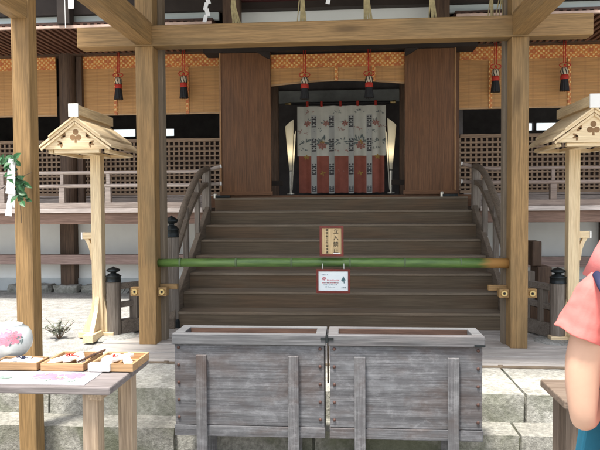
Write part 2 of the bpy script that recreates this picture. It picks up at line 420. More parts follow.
def giboshi(parent, cx, cy, zb, r, m, name='newel_finial', k=1.):
    pr = [(r*1.08, 0), (r*1.08, .010*k), (r*1.02, .014*k), (r*1.02, .068*k), (r*1.1, .072*k), (r*1.1, .082*k), (r*.82, .090*k), (r*.78, .105*k), (r*.42, .112*k), (r*.40, .126*k), (r*.75, .134*k), (r*.95, .150*k), (r*.92, .166*k), (r*.6, .182*k), (r*.25, .192*k), (.002, .204*k)]
    return part(name, lathe(B(), pr, cx, cy, zb), m, parent, smooth=True)
# balustrades of the stairs
def balustrade(side, label):
    xx = SX0-.046 if side < 0 else SX1+.046
    t = thing('stair_balustrade', label, 'balustrade', (xx, 5.78, P0), 'curved balustrades flanking the staircase')
    yn = 5.72; r = .066
    nw = part('newel', tube(B(), [(xx, yn, P0+.005), (xx, yn, E-.22-.075)], r, 18), M['greyz'], t, smooth=False)
    giboshi(nw, xx, yn, E-.295, r, M['black'], k=1.0)
    part('shoe', lathe(B(), [(r+.012, 0), (r+.012, .07), (r+.004, .085)], xx, yn, P0), M['black'], t, smooth=False)
    # top post at the landing
    part('landing_post', bx(xx-.045, xx+.045, 7.15, 7.24, P0+1.1, E+.41), M['greyz'], t, bevel=.006)
    def curve(zoff, y_end, n_=14):
        pts = []
        key = [(5.76, -.36), (5.95, -.20), (6.2, .01), (6.5, .20), (6.8, .345), (7.05, .415), (7.3, .43)]
        for a, b in zip(key, key[1:]):
            for q in range(4):
                f = q/4; pts.append((xx, a[0]+(b[0]-a[0])*f, E+a[1]+(b[1]-a[1])*f+zoff))
        pts.append((xx, key[-1][0], E+key[-1][1]+zoff)); 
        sm = pts[:]
        for _ in range(3):
            sm = [sm[0]]+[((sm[i-1][0]+sm[i][0]+sm[i+1][0])/3, (sm[i-1][1]+sm[i][1]+sm[i+1][1])/3, (sm[i-1][2]+sm[i][2]+sm[i+1][2])/3) for i in range(1, len(sm)-1)]+[sm[-1]]
        return [p for p in sm if p[1] <= y_end]
    part('handrail', tube(B(), curve(0, 9), .034, 14), M['balr'], t, smooth=True)
    mid = [(p[0], p[1], p[2]-.17+.0*(p[1]-5.7)) for p in curve(0, 7.2)]
    bm = B()
    for a, b in zip(mid, mid[1:]):
        pass
    prism(bm, [(p[1], p[2]+.022) for p in mid]+[(p[1], p[2]-.03) for p in mid[::-1]], xx-.030, xx+.030, 'yz')
    part('middle_rail', bm, M['balr'], t)
    for yb, z0_, z1_ in ((6.22, P0+.49, E-.02), (6.70, P0+.81, E+.27)):
        part('baluster', bx(xx-.025, xx+.025, yb, yb+.06, z0_, z1_), M['greyz'], t, bevel=.004)
    return t
balustrade(-1, 'curved grey balustrade with black onion finial on the left side of the staircase')
balustrade(1, 'curved grey balustrade with black onion finial on the right side of the staircase')

# low side railings ending in a small newel
def side_rail(side, label):
    xn = X(112.5, 5.3) if side < 0 else X(558.5, 5.3)
    xs = SX0-.05 if side < 0 else SX1+.05
    t = thing('low_side_railing', label, 'railing', (xn, 5.3, P0-.01), 'low railings beside the staircase')
    r = .062
    nw = part('newel', tube(B(), [(xn, 5.3, P0), (xn, 5.3, E-.665)], r, 18), M['greyz'], t)
    giboshi(nw, xn, 5.3, E-.665, r, M['black'], k=.66)
    part('base_stone', lathe(B(), [(.20, 0), (.21, .012), (.17, .03), (.08, .034)], xn, 5.3, P0-.012), M['rubble'], t)
    ex = xs-.12*(-side)
    p0, p1 = Vector((xn, 5.3, 0)), Vector((xs-side*(-.14), 5.66, 0))
    def bar(z0, z1, w, nm, m):
        dv = (p1-p0); L = dv.length; ang = math.atan2(dv.y, dv.x)
        mt = Matrix.Translation(p0) @ Matrix.Rotation(ang, 4, 'Z')
        part(nm, bx(.05, L, -w/2, w/2, z0, z1, mat=mt), m, t, bevel=.004)
    bar(E-.735, E-.685, .06, 'top_rail', M['greyx'])
    bar(E-.90, E-.85, .045, 'middle_rail', M['greyx'])
    bar(P0+.02, P0+.14, .09, 'sill', M['greyx'])
    q = p0.lerp(p1, .48)
    part('post', bx(q.x-.035, q.x+.035, q.y-.035, q.y+.035, P0+.14, E-.735), M['greyz'], t, bevel=.004)
    q = p0.lerp(p1, .96)
    part('post', bx(q.x-.04, q.x+.04, q.y-.04, q.y+.04, P0, E-.60), M['greyz'], t, bevel=.004)
    if side > 0:
        dv = (p1-p0); ang = math.atan2(dv.y, dv.x); mt = Matrix.Translation(p0) @ Matrix.Rotation(ang, 4, 'Z')
        part('panel', bx(.06, dv.length-.02, .0, .015, P0+.14, E-.905, mat=mt), M['darkz'], t)
    return t
side_rail(-1, 'low grey railing with a small black capped newel, left of the left porch post')
side_rail(1, 'low grey railing with plank panel and small newel, right of the right porch post')
# small wooden step block behind right post
sb = thing('wooden_step_block', 'brown wooden step block behind the right porch post', 'step block', (1.93, 6.2, P0))
part('block', bx(1.80, 1.93, 6.0, 6.25, P0, E-.60), M['darkz'], sb, bevel=.008)
part('upper_block', bx(1.76, 1.85, 6.05, 6.25, E-.598, E-.36), M['darkz'], sb, bevel=.008)

# ================================================================== SHRINE BUILDING
bd = thing('shrine_hall', 'dark timber shrine hall with lattice walls, white plaster base and open central doorway', 'shrine', (-.09, 8.3, P0))
VE = 7.25; WL = -7.5; WR = 7.2; FL = E-.03      # veranda edge, extents, floor level
# plaster wall under the floor
part('plaster_wall', bx(WL, WR, 8.30, 8.45, P0+.16, E-.20), M['plaster'], bd)
part('plinth', bx(WL, WR, 8.27, 8.45, P0-.02, P0+.16), M['dplinth'], bd)
for u in (62, ):
    pass
for xc in (-5.7, X(69.5, 8.25), -1.9, 1.7, 3.35, 5.5):
    part('underfloor_post', bx(xc-.10, xc+.10, 8.16, 8.30, P0, E-.20), M['darkz'], bd, bevel=.008)
part('underfloor_rail', bx(WL, -1.72, 7.98, 8.10, Z(265, 8)+.0, Z(255, 8)), wood('pinkish_rail_timber', (.40,.29,.26), (.27,.18,.16), 'x', .6), bd, bevel=.006)
part('underfloor_rail', bx(1.56, WR, 7.98, 8.10, Z(267, 8), Z(257, 8)), wood('pinkish_rail_timber_shaded', (.34,.25,.22), (.22,.15,.13), 'x', .6), bd, bevel=.006)  # same rail timber, darkened in colour for the shaded right side
# main floor, back walls, ceiling of the room
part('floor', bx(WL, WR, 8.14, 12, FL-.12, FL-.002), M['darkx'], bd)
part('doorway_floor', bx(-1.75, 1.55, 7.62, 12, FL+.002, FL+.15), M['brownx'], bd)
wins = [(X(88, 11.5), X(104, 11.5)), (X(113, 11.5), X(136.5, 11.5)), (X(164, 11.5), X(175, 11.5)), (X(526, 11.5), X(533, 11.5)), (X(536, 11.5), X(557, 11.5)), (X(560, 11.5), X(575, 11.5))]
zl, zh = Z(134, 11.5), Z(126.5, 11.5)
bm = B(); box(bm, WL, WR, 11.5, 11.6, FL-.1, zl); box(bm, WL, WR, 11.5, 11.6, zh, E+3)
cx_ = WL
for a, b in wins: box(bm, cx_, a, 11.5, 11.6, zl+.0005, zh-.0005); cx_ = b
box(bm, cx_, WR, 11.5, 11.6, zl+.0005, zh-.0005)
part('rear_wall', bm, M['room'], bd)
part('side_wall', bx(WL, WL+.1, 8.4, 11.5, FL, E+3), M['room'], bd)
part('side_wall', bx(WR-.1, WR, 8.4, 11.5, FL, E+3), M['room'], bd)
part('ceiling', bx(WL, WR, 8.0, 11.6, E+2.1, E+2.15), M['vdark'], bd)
# wall boards under the lattice
zb = Z(194, 8.4)
for a, b in ((WL, -1.72), (1.55, WR)):
    bm = B(); zz = FL; k = 0
    while zz < zb-.01:
        box(bm, a, b, 8.38+(k % 2)*.012, 8.46, zz, min(zz+.075, zb)-.004); zz += .075; k += 1
    part('wall_boards', bm, M['verx'], bd, bevel=.003)
# lattice screens
def lattice(x0, x1, z0, z1, y=8.40):
    t_ = part('lattice_screen', (lambda bm: bm)(B_lat(x0, x1, z0, z1, y)), M['latw'], bd)
    return t_
def B_lat(x0, x1, z0, z1, y):
    bm = B(); p = .066; w = .024
    box(bm, x0, x1, y-.015, y+.03, z1-.045, z1); box(bm, x0, x1, y-.015, y+.03, z0, z0+.035)
    n_ = int((x1-x0)/p)
    for i in range(n_+1):
        xx = x0+i*(x1-x0)/n_; box(bm, xx-w/2, xx+w/2, y, y+.025, z0+.0355, z1-.0455)
    zz = z0+.035+p*.55; k = 0
    while zz < z1-.06:
        box(bm, x0, x1, y-.012, y-.0005, zz-w/2, zz+w/2); zz += p; k += 1
    return bm
M['latw'] = wood('lattice_timber', (.38,.26,.17), (.23,.15,.095), 'x', .6)
zt = Z(137, 8.4)
lat_backs = []
for a, b in ((-7.4, -5.35), (-5.33, -3.84), (-3.66, -2.6), (-2.58, -1.66), (1.5, 2.35), (2.37, 3.30), (3.46, 5.2), (5.22, 7.1)):
    lattice(a, b, zb, zt)
    part('screen_board', bx(a, b, 8.455, 8.47, zb, zt-.02), plain('screen_board_wood', (.06,.042,.038), .8), bd)
# columns
for xc in (-5.9, X(70, 7.9), X(550, 7.9)+1.1, 5.6):
    part('column', tube(B(), [(xc, 7.9, FL), (xc, 7.9, E+2.0)], .105, 20), M['darkz'], bd, smooth=False)
part('column_batten', bx(X(78.5, 7.9), X(84, 7.9), 7.9, 7.98, FL, E+1.95), M['darkz'], bd)
part('column_batten', bx(X(455.5, 7.9), X(459, 7.9), 7.9, 7.98, FL, E+1.95), M['brownz'], bd)
# lintel over blinds
part('lintel', bx(WL, WR, 7.84, 8.02, E+1.955, E+2.14), M['darkx'], bd)
part('door_head', bx(-1.75, 1.55, 7.55, 7.83, E+1.87, E+2.12), M['vdark'], bd)
# door leaves, open, planked
def leaf(u0, u1, flip):
    a, b = X(u0, 7.6), X(u1, 7.6)
    t_ = None
    bm = B(); n_ = 4; w = (b-a)/n_
    for i in range(n_): box(bm, a+i*w+.0004, a+(i+1)*w-.0004, 7.60, 7.65, E+.12, E+1.868)
    lf = part('door_leaf', bm, M['brownz'], bd, bevel=.001)
    e = (a-.022, a-.001) if flip < 0 else (b+.001, b+.022)
    part('edge_strip', bx(e[0], e[1], 7.585, 7.66, E+.12, E+1.868), wood('door_edge_wood', (.36,.2,.09), (.25,.13,.06), 'z'), lf)
    k = (b-.16, b+.0) if flip < 0 else (a, a+.16)
    part('bracket', prism(B(), [(k[0], E+1.868), (k[1], E+1.868), (k[1], E+1.78), (k[1]-.05, E+1.80)] if flip < 0 else [(k[0], E+1.868), (k[1], E+1.868), (k[0]+.05, E+1.80), (k[0], E+1.78)], 7.55, 7.598), M['vdark'], lf)
    part('foot_bar', bx(a-.02, b+.02, 7.575, 7.598, E+.125, E+.17), M['brownx'], lf)
leaf(222.5, 271.5, -1); leaf(405, 454, 1)
# inner room: back lintel, inner threshold
part('inner_lintel', bx(-1.6, 1.4, 9.55, 9.65, Z(104, 9.6), Z(92, 9.6)), plain('grey_inner_lintel', (.30,.32,.31), .7), bd)
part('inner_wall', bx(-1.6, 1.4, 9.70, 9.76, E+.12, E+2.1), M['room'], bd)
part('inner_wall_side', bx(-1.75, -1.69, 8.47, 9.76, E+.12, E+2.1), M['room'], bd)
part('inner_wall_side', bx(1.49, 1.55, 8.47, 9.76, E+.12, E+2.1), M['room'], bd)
part('inner_jamb', bx(X(272, 8.6), X(279, 8.6), 8.6, 8.7, E+.12, E+1.9), M['darkz'], bd)
part('inner_jamb', bx(X(400, 8.6), X(406, 8.6), 8.6, 8.7, E+.12, E+1.9), M['darkz'], bd)
part('threshold_bar', bx(X(256, 7.9), X(283, 7.9), 7.9, 7.96, E+.25, E+.31), M['vdark'], bd)
part('threshold_bar', bx(X(392, 7.9), X(417, 7.9), 7.9, 7.96, E+.25, E+.31), M['vdark'], bd)
# eaves
EZ = E+1.965
for a, b in ((WL-.5, -1.98), (1.55, WR+.5)):
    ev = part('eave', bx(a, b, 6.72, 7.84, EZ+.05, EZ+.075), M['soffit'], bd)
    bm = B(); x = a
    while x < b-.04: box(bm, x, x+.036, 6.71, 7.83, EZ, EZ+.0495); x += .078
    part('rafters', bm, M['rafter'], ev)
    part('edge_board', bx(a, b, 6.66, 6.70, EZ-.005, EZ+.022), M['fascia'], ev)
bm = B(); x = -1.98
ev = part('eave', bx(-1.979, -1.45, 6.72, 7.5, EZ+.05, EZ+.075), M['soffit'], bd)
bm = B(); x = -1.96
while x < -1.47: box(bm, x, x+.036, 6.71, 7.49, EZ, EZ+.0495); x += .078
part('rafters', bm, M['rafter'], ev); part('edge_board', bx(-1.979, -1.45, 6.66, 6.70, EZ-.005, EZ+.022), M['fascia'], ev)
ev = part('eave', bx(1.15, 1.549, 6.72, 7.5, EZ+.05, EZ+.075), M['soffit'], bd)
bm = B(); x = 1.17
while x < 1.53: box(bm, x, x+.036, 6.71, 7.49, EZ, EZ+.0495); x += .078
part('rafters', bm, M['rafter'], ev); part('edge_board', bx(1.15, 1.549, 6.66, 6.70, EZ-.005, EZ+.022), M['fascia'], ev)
part('frieze', bx(WL, -1.40, 6.80, 6.84, EZ+.08, E+2.125), M['frieze'], bd)
part('frieze', bx(1.10, WR, 6.80, 6.84, EZ+.08, E+2.125), M['frieze'], bd)
part('central_frieze', bx(-1.20, .90, 6.86, 6.90, E+1.80, E+2.20), M['friezew'], bd)
part('upper_beam', bx(WL, WR, 6.74, 6.85, E+2.126, E+2.7), M['vdark'], bd)
part('maroon_beam', bx(-1.20, .90, 6.68, 6.739, E+2.20, E+2.5), M['maroon'], bd)
for u0, u1 in ((64, 76), ):
    part('bracket_block', bx(X(u0, 6.7), X(u1, 6.7), 6.62, 6.735, EZ+.03, E+2.7), M['vdark'], bd)
for u0, u1 in ((226.5, 243), (431, 448)):
    part('hanging_strut', bx(X(u0, 6.7), X(u1, 6.7), 6.60, 6.735, E+1.83, E+2.7), M['darkz'], bd)
# hall roof
bm = prism(B(), [(6.5, E+2.7), (6.5, E+2.9), (9.6, E+4.6), (12.8, E+2.9), (12.8, E+2.7)], WL-.8, WR+.8, 'yz')
part('roof', bm, plain('cypress_bark_roof', (.09,.065,.05), .9), bd)

# verandas
def veranda(a, b, label):
    t = thing('veranda', label, 'veranda', ((a+b)/2, VE, P0), 'verandas either side of the staircase')
    bm = B(); y = VE; i = 0
    while y < 8.13: box(bm, a, b, y, min(y+.145, 8.135)-.004, FL-.045, FL-.002*(i % 2)); y += .145; i += 1
    part('floor_boards', bm, M['verx'], t, bevel=.003)
    part('edge_board', bx(a, b, VE-.035, VE-.001, FL-.05, FL+.006), wood('bleached_edge_board', (.62,.55,.51), (.48,.40,.36), 'x'), t, bevel=.004)
    part('edge_beam', bx(a, b, VE+.02, VE+.14, FL-.185, FL-.046), wood('edge_beam_wood', (.26,.165,.125), (.17,.10,.075), 'x'), t, bevel=.006)
    n_ = int((b-a)/1.35)
    for i in range(n_+1):
        xx = a+.1+i*(b-a-.2)/n_
        part('joist', bx(xx-.05, xx+.05, VE+.15, 8.13, FL-.185, FL-.046), M['darky'], t)
    return t
veranda(WL, -1.70, 'grey plank veranda with bleached edge board left of the staircase')
veranda(1.52, WR, 'grey plank veranda with bleached edge board right of the staircase')
def ver_rail(side, posts, label):
    a, b = (WL, -1.50) if side < 0 else (1.33, WR)
    t = thing('veranda_railing', label, 'railing', ((a+b)/2, VE+.04, FL), 'railings on the verandas')
    y = VE+.05
    m = M['verx'] if side < 0 else wood('veranda_rail_wood_shaded', (.33,.26,.22), (.22,.16,.13), 'x')  # right railing uses a darker copy, shade put into the wood colour
    e = b if side < 0 else a; s = -side
    # top rail flares up at the stair end
    def rail(z, r, flare, nm, stop):
        far = a if side < 0 else b
        pts = [(far, y, z), (e-s*.35, y, z), (e-s*.2, y, z+.008*flare), (e-s*.1, y, z+.025*flare), (stop, y, z+.05*flare)]
        rl = part(nm, tube(B(), pts, r, 10), m, t, smooth=True)
        part('white_end', tube(B(), [(stop, y, z+.05*flare), (stop+s*.014, y, z+.052*flare)], r*1.05, 10), M['whitep'], rl)
    rail(E+.405, .021, 1.2, 'top_rail', e)
    rail(E+.245, .024, .3, 'middle_rail', e)
    a2, b2 = (WL, -1.75) if side < 0 else (1.56, WR)
    part('base_rail', bx(a2, b2, y-.04, y+.04, FL+.0065, FL+.075), m, t, bevel=.004)
    for xx in posts:
        part('post', bx(xx-.035, xx+.035, y-.03, y+.03, FL+.075, E+.225), m, t, bevel=.003)
        part('strut', bx(xx-.02, xx+.02, y-.018, y+.018, E+.265, E+.388), m, t)
ver_rail(-1, [X(63, 7.3), X(109, 7.3), -4.2, -5.2, -6.2], 'pale weathered railing along the left veranda')
ver_rail(1, [2.35, 3.1, 3.9, 4.9, 5.9, 6.8], 'brown grey railing along the right veranda')
# little metal objects on the landing
for u, l in ((224, 'small grey metal door stop at the foot of the left door leaf'), (451, 'small grey metal door stop at the foot of the right door leaf')):
    t = thing('door_stop', l, 'door stop', (X(u, 7.52), 7.5, E+.09), 'metal door stops')
    part('body', bx(X(u, 7.52)-.10, X(u, 7.52)+.08, 7.49, 7.545, E+.09, E+.125), M['black'], t, bevel=.006)
    part('cap', lathe(B(), [(.022, 0), (.022, .05), (.012, .062)], X(u, 7.52)-.105, 7.52, E+.09), M['silver'], t)

# foundation stones
x = -4.6; i = 0
sl = ['grey rounded', 'flat grey', 'long low', 'dark square', 'mossy']
while x < -1.8:
    w = .30+.22*abs(noise.noise(Vector((i*3.7, 1, 0))))*2
    bm = rough_box(x, x+w-.02, 8.02, 8.26, P0-.03, P0+.10+.03*noise.noise(Vector((i*1.3, 5, 0))), .035, .05, i)
    solo('foundation_stone', bm, M['rubble'], 'stone number-less', 'stone', (x+w/2, 8.14, P0-.03), 'row of edging stones under the left plaster wall')
    x += w; i += 1
fs = sorted([o for o in bpy.data.objects if o.name.startswith('foundation_stone')], key=lambda o: o.location.x)
fl = {}
ordw = ['first', 'second', 'third', 'fourth', 'fifth', 'sixth', 'seventh', 'eighth', 'ninth', 'tenth', 'eleventh', 'twelfth', 'thirteenth', 'fourteenth']
for k, o in enumerate(fs):
    w_ = max(v.co.x for v in o.data.vertices)-min(v.co.x for v in o.data.vertices)
    o['label'] = ('long ' if w_ > .42 else 'short ')+'grey edging stone under the white wall, '+ordw[k]+' from the left'

# ================================================================== BLINDS
def blind(u0, u1, y, ztop, zbot, strips, label, arch=0, vz=.115):
    a, b = X(u0, y), X(u1, y)
    t = thing('bamboo_blind', label, 'bamboo blind', ((a+b)/2, y, ztop), 'bamboo blinds with orange brocade bands')
    n_ = 16; pts = [(b, ztop), (a, ztop)]
    for i in range(n_+1):
        f = i/n_; pts.append((a+(b-a)*f, zbot+arch*math.sin(math.pi*f)))
    part('slat_screen', prism(B(), pts, y, y+.012), M['blind'], t)
    # edging along the bottom
    if arch: bt = [(a+(b-a)*i/n_, zbot+arch*math.sin(math.pi*i/n_)) for i in range(n_+1)]; part('hem', prism(B(), bt+[(p[0], p[1]+.02) for p in bt[::-1]], y-.004, y-.0005), M['trayx'], t)
    else: part('hem', bx(a, b, y-.006, y-.0005, zbot, zbot+.018), M['trayx'], t)
    part('valance', bx(a+.003, b-.003, y-.016, y-.007, ztop-.165, ztop-.004), M['broc'], t)
    for u in strips:
        xc = X(u, y); f = (xc-a)/(b-a)
        part('brocade_strip', bx(xc-.020, xc+.020, y-.0145, y-.0075, zbot+.005+arch*math.sin(math.pi*f), ztop-.166), M['broc'], t)
yb = 7.96
zT, zB = Z(52, yb), Z(112.5, yb)
def drop(u): return -(u-300)*.0
blind(-230, 59, yb, zT, zB, [-160, -60, 28], 'wide bamboo blind left of the dark round column')
blind(84.5, 220.5, yb, zT, zB, [118, 189], 'bamboo blind with two tassels, left of the brown left door leaf')
blind(271.5, 405, yb-.3, E+1.85, Z(86.5, yb-.3), [304, 337, 374], 'short arched bamboo blind over the central doorway', arch=.05)
blind(459, 620, yb, zT, zB, [490, 568], 'bamboo blind with two tassels, right of the brown right door leaf')
# ================================================================== TASSELS
def tassel(u, label, y=7.80, k=1., zt_=None):
    x = X(u, y); z0 = zt_ or E+1.99
    t = thing('hanging_tassel', label, 'tassel', (x, y, z0), 'red and black tassels hanging before the blinds')
    def zz(v): return z0-(v)*k
    bm = B(); tube(bm, [(x-.012, y, z0), (x-.010, y, zz(.29))], .006, 6); tube(bm, [(x+.014, y, z0), (x+.010, y, zz(.29))], .006, 6)
    part('cord', bm, M['red'], t, smooth=True)
    bm = B()
    for s in (-1, 1):
        lp = [(x+s*(.01+.055*math.sin(a))*1., y-.012, zz(.315)+.028*math.cos(a*1.)*(1)) for a in [math.pi*q/6 for q in range(7)]]
        tube(bm, lp, .006, 6)
        tube(bm, [(x, y-.012, zz(.30)), (x+s*.028, y-.016, zz(.38))], .005, 6)
    ball(bm, (x, y-.012, zz(.315)), .018, 1)
    part('bow', bm, M['red'], t, smooth=True)
    part('head', lathe(B(), [(.012, 0), (.035, -.012), (.042, -.04), (.040, -.075), (.036, -.09)], x, y, zz(.34), 14), M['cream'], t, smooth=True)
    bm = B()
    for q in range(7):
        a = 2*math.pi*q/7; tube(bm, [(x+.030*math.cos(a), y+.030*math.sin(a), zz(.345)), (x+.045*math.cos(a+.3), y+.045*math.sin(a+.3), zz(.385)), (x+.040*math.cos(a+.6), y+.040*math.sin(a+.6), zz(.43))], .005, 5)
    part('netting', bm, M['blk'], t, smooth=True)
    part('collar', lathe(B(), [(.040, 0), (.047, -.008), (.048, -.05), (.046, -.058)], x, y, zz(.43), 16), M['red'], t, smooth=True)
    # fringe with threads
    bm = B()
    seg = 26; top = []; bot = []
    for q in range(seg):
        a = 2*math.pi*q/seg; rr = .052 if q % 2 else .046
        top.append(bm.verts.new((x+.044*math.cos(a), y+.044*math.sin(a), zz(.49)))); bot.append(bm.verts.new((x+rr*1.12*math.cos(a), y+rr*1.12*math.sin(a), zz(.625+.006*math.sin(q*3.1)))))
    for q in range(seg): bm.faces.new((top[q], top[(q+1) % seg], bot[(q+1) % seg], bot[q]))
    bm.faces.new(top); bm.faces.new(bot[::-1])
    part('fringe', bm, M['blk'], t)
tassel(120.5, 'leftmost red and black tassel, nearest the dark round column')
tassel(185.5, 'red and black tassel just right of the left porch post')
tassel(305.5, 'left of the two tassels over the central doorway', 7.52, .93, E+1.86)
tassel(369.5, 'right of the two tassels over the central doorway', 7.52, .93, E+1.86)
tassel(495, 'red and black tassel just left of the right porch post')
tassel(563.5, 'rightmost red and black tassel, right of the right porch post')

# ================================================================== CURTAIN
cy = 9.0
ct = thing('doorway_curtain', 'white and red embroidered silk curtain hanging in the central doorway', 'curtain', (-.08, cy, E+.17))
ca, cb = X(298, cy), X(386, cy); cz0, czm, cz1 = Z(193, cy), Z(156.5, cy), Z(107, cy)
def fold(x, z=0): return .018*math.sin((x-ca)*22+1.2*math.sin(z*2.1))+.008*math.sin((x-ca)*51+z)
def cloth(bm, x0, x1, z0, z1, off=0, nx=60, nz=8, wav=0):
    vs = [[bm.verts.new((x0+(x1-x0)*i/nx, cy+fold(x0+(x1-x0)*i/nx, z0+(z1-z0)*j/nz)-off, z0+(z1-z0)*j/nz+(wav*math.sin(i*1.3) if j == 0 else 0))) for i in range(nx+1)] for j in range(nz+1)]
    for j in range(nz):
        for i in range(nx): bm.faces.new((vs[j][i], vs[j][i+1], vs[j+1][i+1], vs[j+1][i]))
    return bm
part('white_cloth', cloth(B(), ca, cb, czm+.0005, cz1), M['cup'], ct, smooth=True)
part('red_border', cloth(B(), ca+.02, cb-.02, cz0, czm, wav=.004), M['cred'], ct, smooth=True)
for u in (314.5, 332, 351.5, 369.5):
    xc = X(u, cy); hw = .040
    rb = part('ribbon', cloth(B(), xc-hw, xc+hw, cz0-.01, Z(116, cy), .012, 6, 10), M['ribw'], ct, smooth=True)
    for v0, v1 in ((128, 117), (152, 139), (175, 164), (192, 186)):
        bm = B(); za, zb_ = Z(v0, cy), Z(v1, cy); nz = 6
        for q in range(nz):
            h = (zb_-za)/nz
            if q % 2 == 0: cloth(bm, xc-hw*.85, xc+hw*.85, za+q*h, za+(q+.72)*h, .015, 4, 1)
            else:
                cloth(bm, xc-hw*.85, xc-hw*.25, za+q*h, za+(q+.8)*h, .015, 2, 1); cloth(bm, xc+hw*.25, xc+hw*.85, za+q*h, za+(q+.8)*h, .015, 2, 1)
        part('woven_motif', bm, M['ribd'], rb)
def motif(u, v, s, mt, petals=6, nm='embroidery'):
    bm = B(); x0, z0 = X(u, cy), Z(v, cy)
    for q in range(petals):
        a = 2*math.pi*q/petals+.3; xx, zz = x0+s*math.cos(a), z0+s*.8*math.sin(a)
        disc(bm, xx, zz, cy+fold(xx, zz)-.008, s*.62, .002, 7, 1, .65, a)
    disc(bm, x0, z0, cy+fold(x0, z0)-.008, s*.4, .003, 7)
    part(nm, bm, mt, ct)
def sprig(u, v, s, n_=9, mt='cgn'):
    bm = B(); x0, z0 = X(u, cy), Z(v, cy); rnd = random.Random(int(u*7+v))
    for q in range(n_):
        a = rnd.uniform(-.6, math.pi+.6); rr = s*rnd.uniform(.7, 2.0); xx, zz = x0+rr*1.5*math.cos(a), z0+rr*math.sin(a)*.8
        disc(bm, xx, zz, cy+fold(xx, zz)-.009, s*.42, .002, 6, 1.5, .4, a+rnd.uniform(-.5, .5))
    part('embroidery', bm, M[mt], ct)
for u in (308, 327, 345.5, 376): motif(u, 124, .032, M['cpk']); sprig(u, 123, .03, 6)
for u in (322.5, 361): motif(u, 146, .045, M['cpk'], 7); motif(u, 143, .025, M['cgd'], 5); sprig(u, 143, .058, 18)
for u in (306, 343, 379): sprig(u, 143, .04, 12)
for u, v in ((303, 133), (318, 131), (341, 131), (357, 130), (372, 133), (383, 128), (304, 150), (335, 152), (351, 151), (376, 150), (311, 113), (338, 114), (360, 113), (380, 114)): sprig(u, v, .024, 8, 'cpk' if int(u) % 2 else 'cgn')
for u in (307, 377.5): motif(u, 157.5, .028, M['cgd'], 5)
for u in (323, 360.5): motif(u, 173.5, .026, M['cgd'], 4); 
for u in (341.5,): sprig(u, 172, .02, 5, 'cpk')
rod = thing('curtain_rod', 'dark rod with gilt ends carrying the doorway curtain', 'curtain rod', (-.08, cy+.02, Z(104, cy)))
part('rod', tube(B(), [(X(292, cy), cy, Z(104, cy)), (X(390, cy), cy, Z(104, cy))], .02, 10), M['blk'], rod)
for u0, u1 in ((286, 292), (390, 396)): part('gilt_end', tube(B(), [(X(u0, cy), cy, Z(104, cy)), (X(u1, cy), cy, Z(104, cy))], [.016, .026], 10), M['brass'], rod, smooth=True)
for u in (308, 322, 341, 358, 376): part('red_loop', bx(X(u, cy)-.018, X(u, cy)+.018, cy-.026, cy+.026, Z(107.5, cy), Z(102, cy)), M['red'], rod, bevel=.008)

# fan lamps
def lamp(u, s, label):
    y = 8.5; x = X(u, y); zb_ = E+.15
    t = thing('standing_paper_lamp', label, 'floor lamp', (x, y, zb_), 'glowing paper lamps either side of the curtain')
    h0, h1 = .32, 1.02
    # tapered, slanted-top shade
    bm = B(); pts0 = []; pts1 = []; n_ = 14
    for q in range(n_):
        a = 2*math.pi*q/n_; cx, sy = math.cos(a), math.sin(a)
        pts0.append(bm.verts.new((x+.020*cx, y+.02*sy, zb_+h0))); pts1.append(bm.verts.new((x+s*.012+.060*cx, y+.045*sy, zb_+h1-.05*(cx*s+1)/1.)))
    for q in range(n_): bm.faces.new((pts0[q], pts0[(q+1) % n_], pts1[(q+1) % n_], pts1[q]))
    bmesh.ops.subdivide_edges(bm, edges=[e for e in bm.edges if abs(e.verts[0].co.z-e.verts[1].co.z) > .3], cuts=6)
    part('shade', bm, M['glow'], t, smooth=True)
    part('outer_leaf', prism(B(), [(x-s*.078, zb_+h1-.15), (x-s*.05, zb_+h1-.22), (x-s*.016, zb_+.05), (x-s*.024, zb_+.05)], y-.02, y-.012), M['glow'], t)
    part('stem', lathe(B(), [(.05, 0), (.05, .012), (.014, .02), (.020, h0-.005)], x, y, zb_, 12), M['silver'], t)
    part('collar', lathe(B(), [(.024, 0), (.024, .012)], x, y, zb_+h0-.008, 12), M['black'], t)
lamp(291, -1, 'glowing tapered paper floor lamp left of the curtain')
lamp(391, 1, 'glowing tapered paper floor lamp right of the curtain')

# ================================================================== PORCH
py0, py1 = 5.0, 5.14
pl0, pl1 = X(137.5, py0), X(155, py0); pr0, pr1 = X(511, py0), X(528.5, py0)
pc = thing('timber_porch', 'tan timber porch frame in front of the staircase, two posts and a crossbeam', 'porch', ((pl0+pr1)/2, 5.07, P0))
zb0, zb1 = E+1.305, E+1.472
for a, b in ((pl0, pl1), (pr0, pr1)):
    part('post', bx(a, b, py0, py1, P0, zb0), M['tanz'], pc, bevel=.006)
for a, b in ((pl1-.04, pl1+.035), (pr0-.022, pr0+.04)):
    part('backing_post', bx(a, b, py1+.01, py1+.10, P0, E+2.38), M['stairz'], pc, bevel=.004)
part('crossbeam', bx(X(80, 5), X(592, 5), py0-.004, py1+.004, zb0, zb1), M['tanx'], pc, bevel=.008)
for a, b in ((pl0, pl1), (pr0, pr1)):
    part('upper_post', bx(a, b, py0, py1, zb1, E+2.38), M['tanz'], pc, bevel=.006)
    part('side_beam', bx(a+.004, b-.004, 2.4, py0-.005, zb0+.012, zb1+.02), M['tany'], pc, bevel=.006)
    part('upper_side_beam', bx(a, b, 2.4, 6.6, E+2.38, E+2.5), M['tany'], pc)
for y in (3.4, 3.85, 4.3, 5.1, 5.9):
    part('roof_purlin', bx(-2.1, 2.3, y, y+.07, E+2.5, E+2.58), M['darkx'], pc)
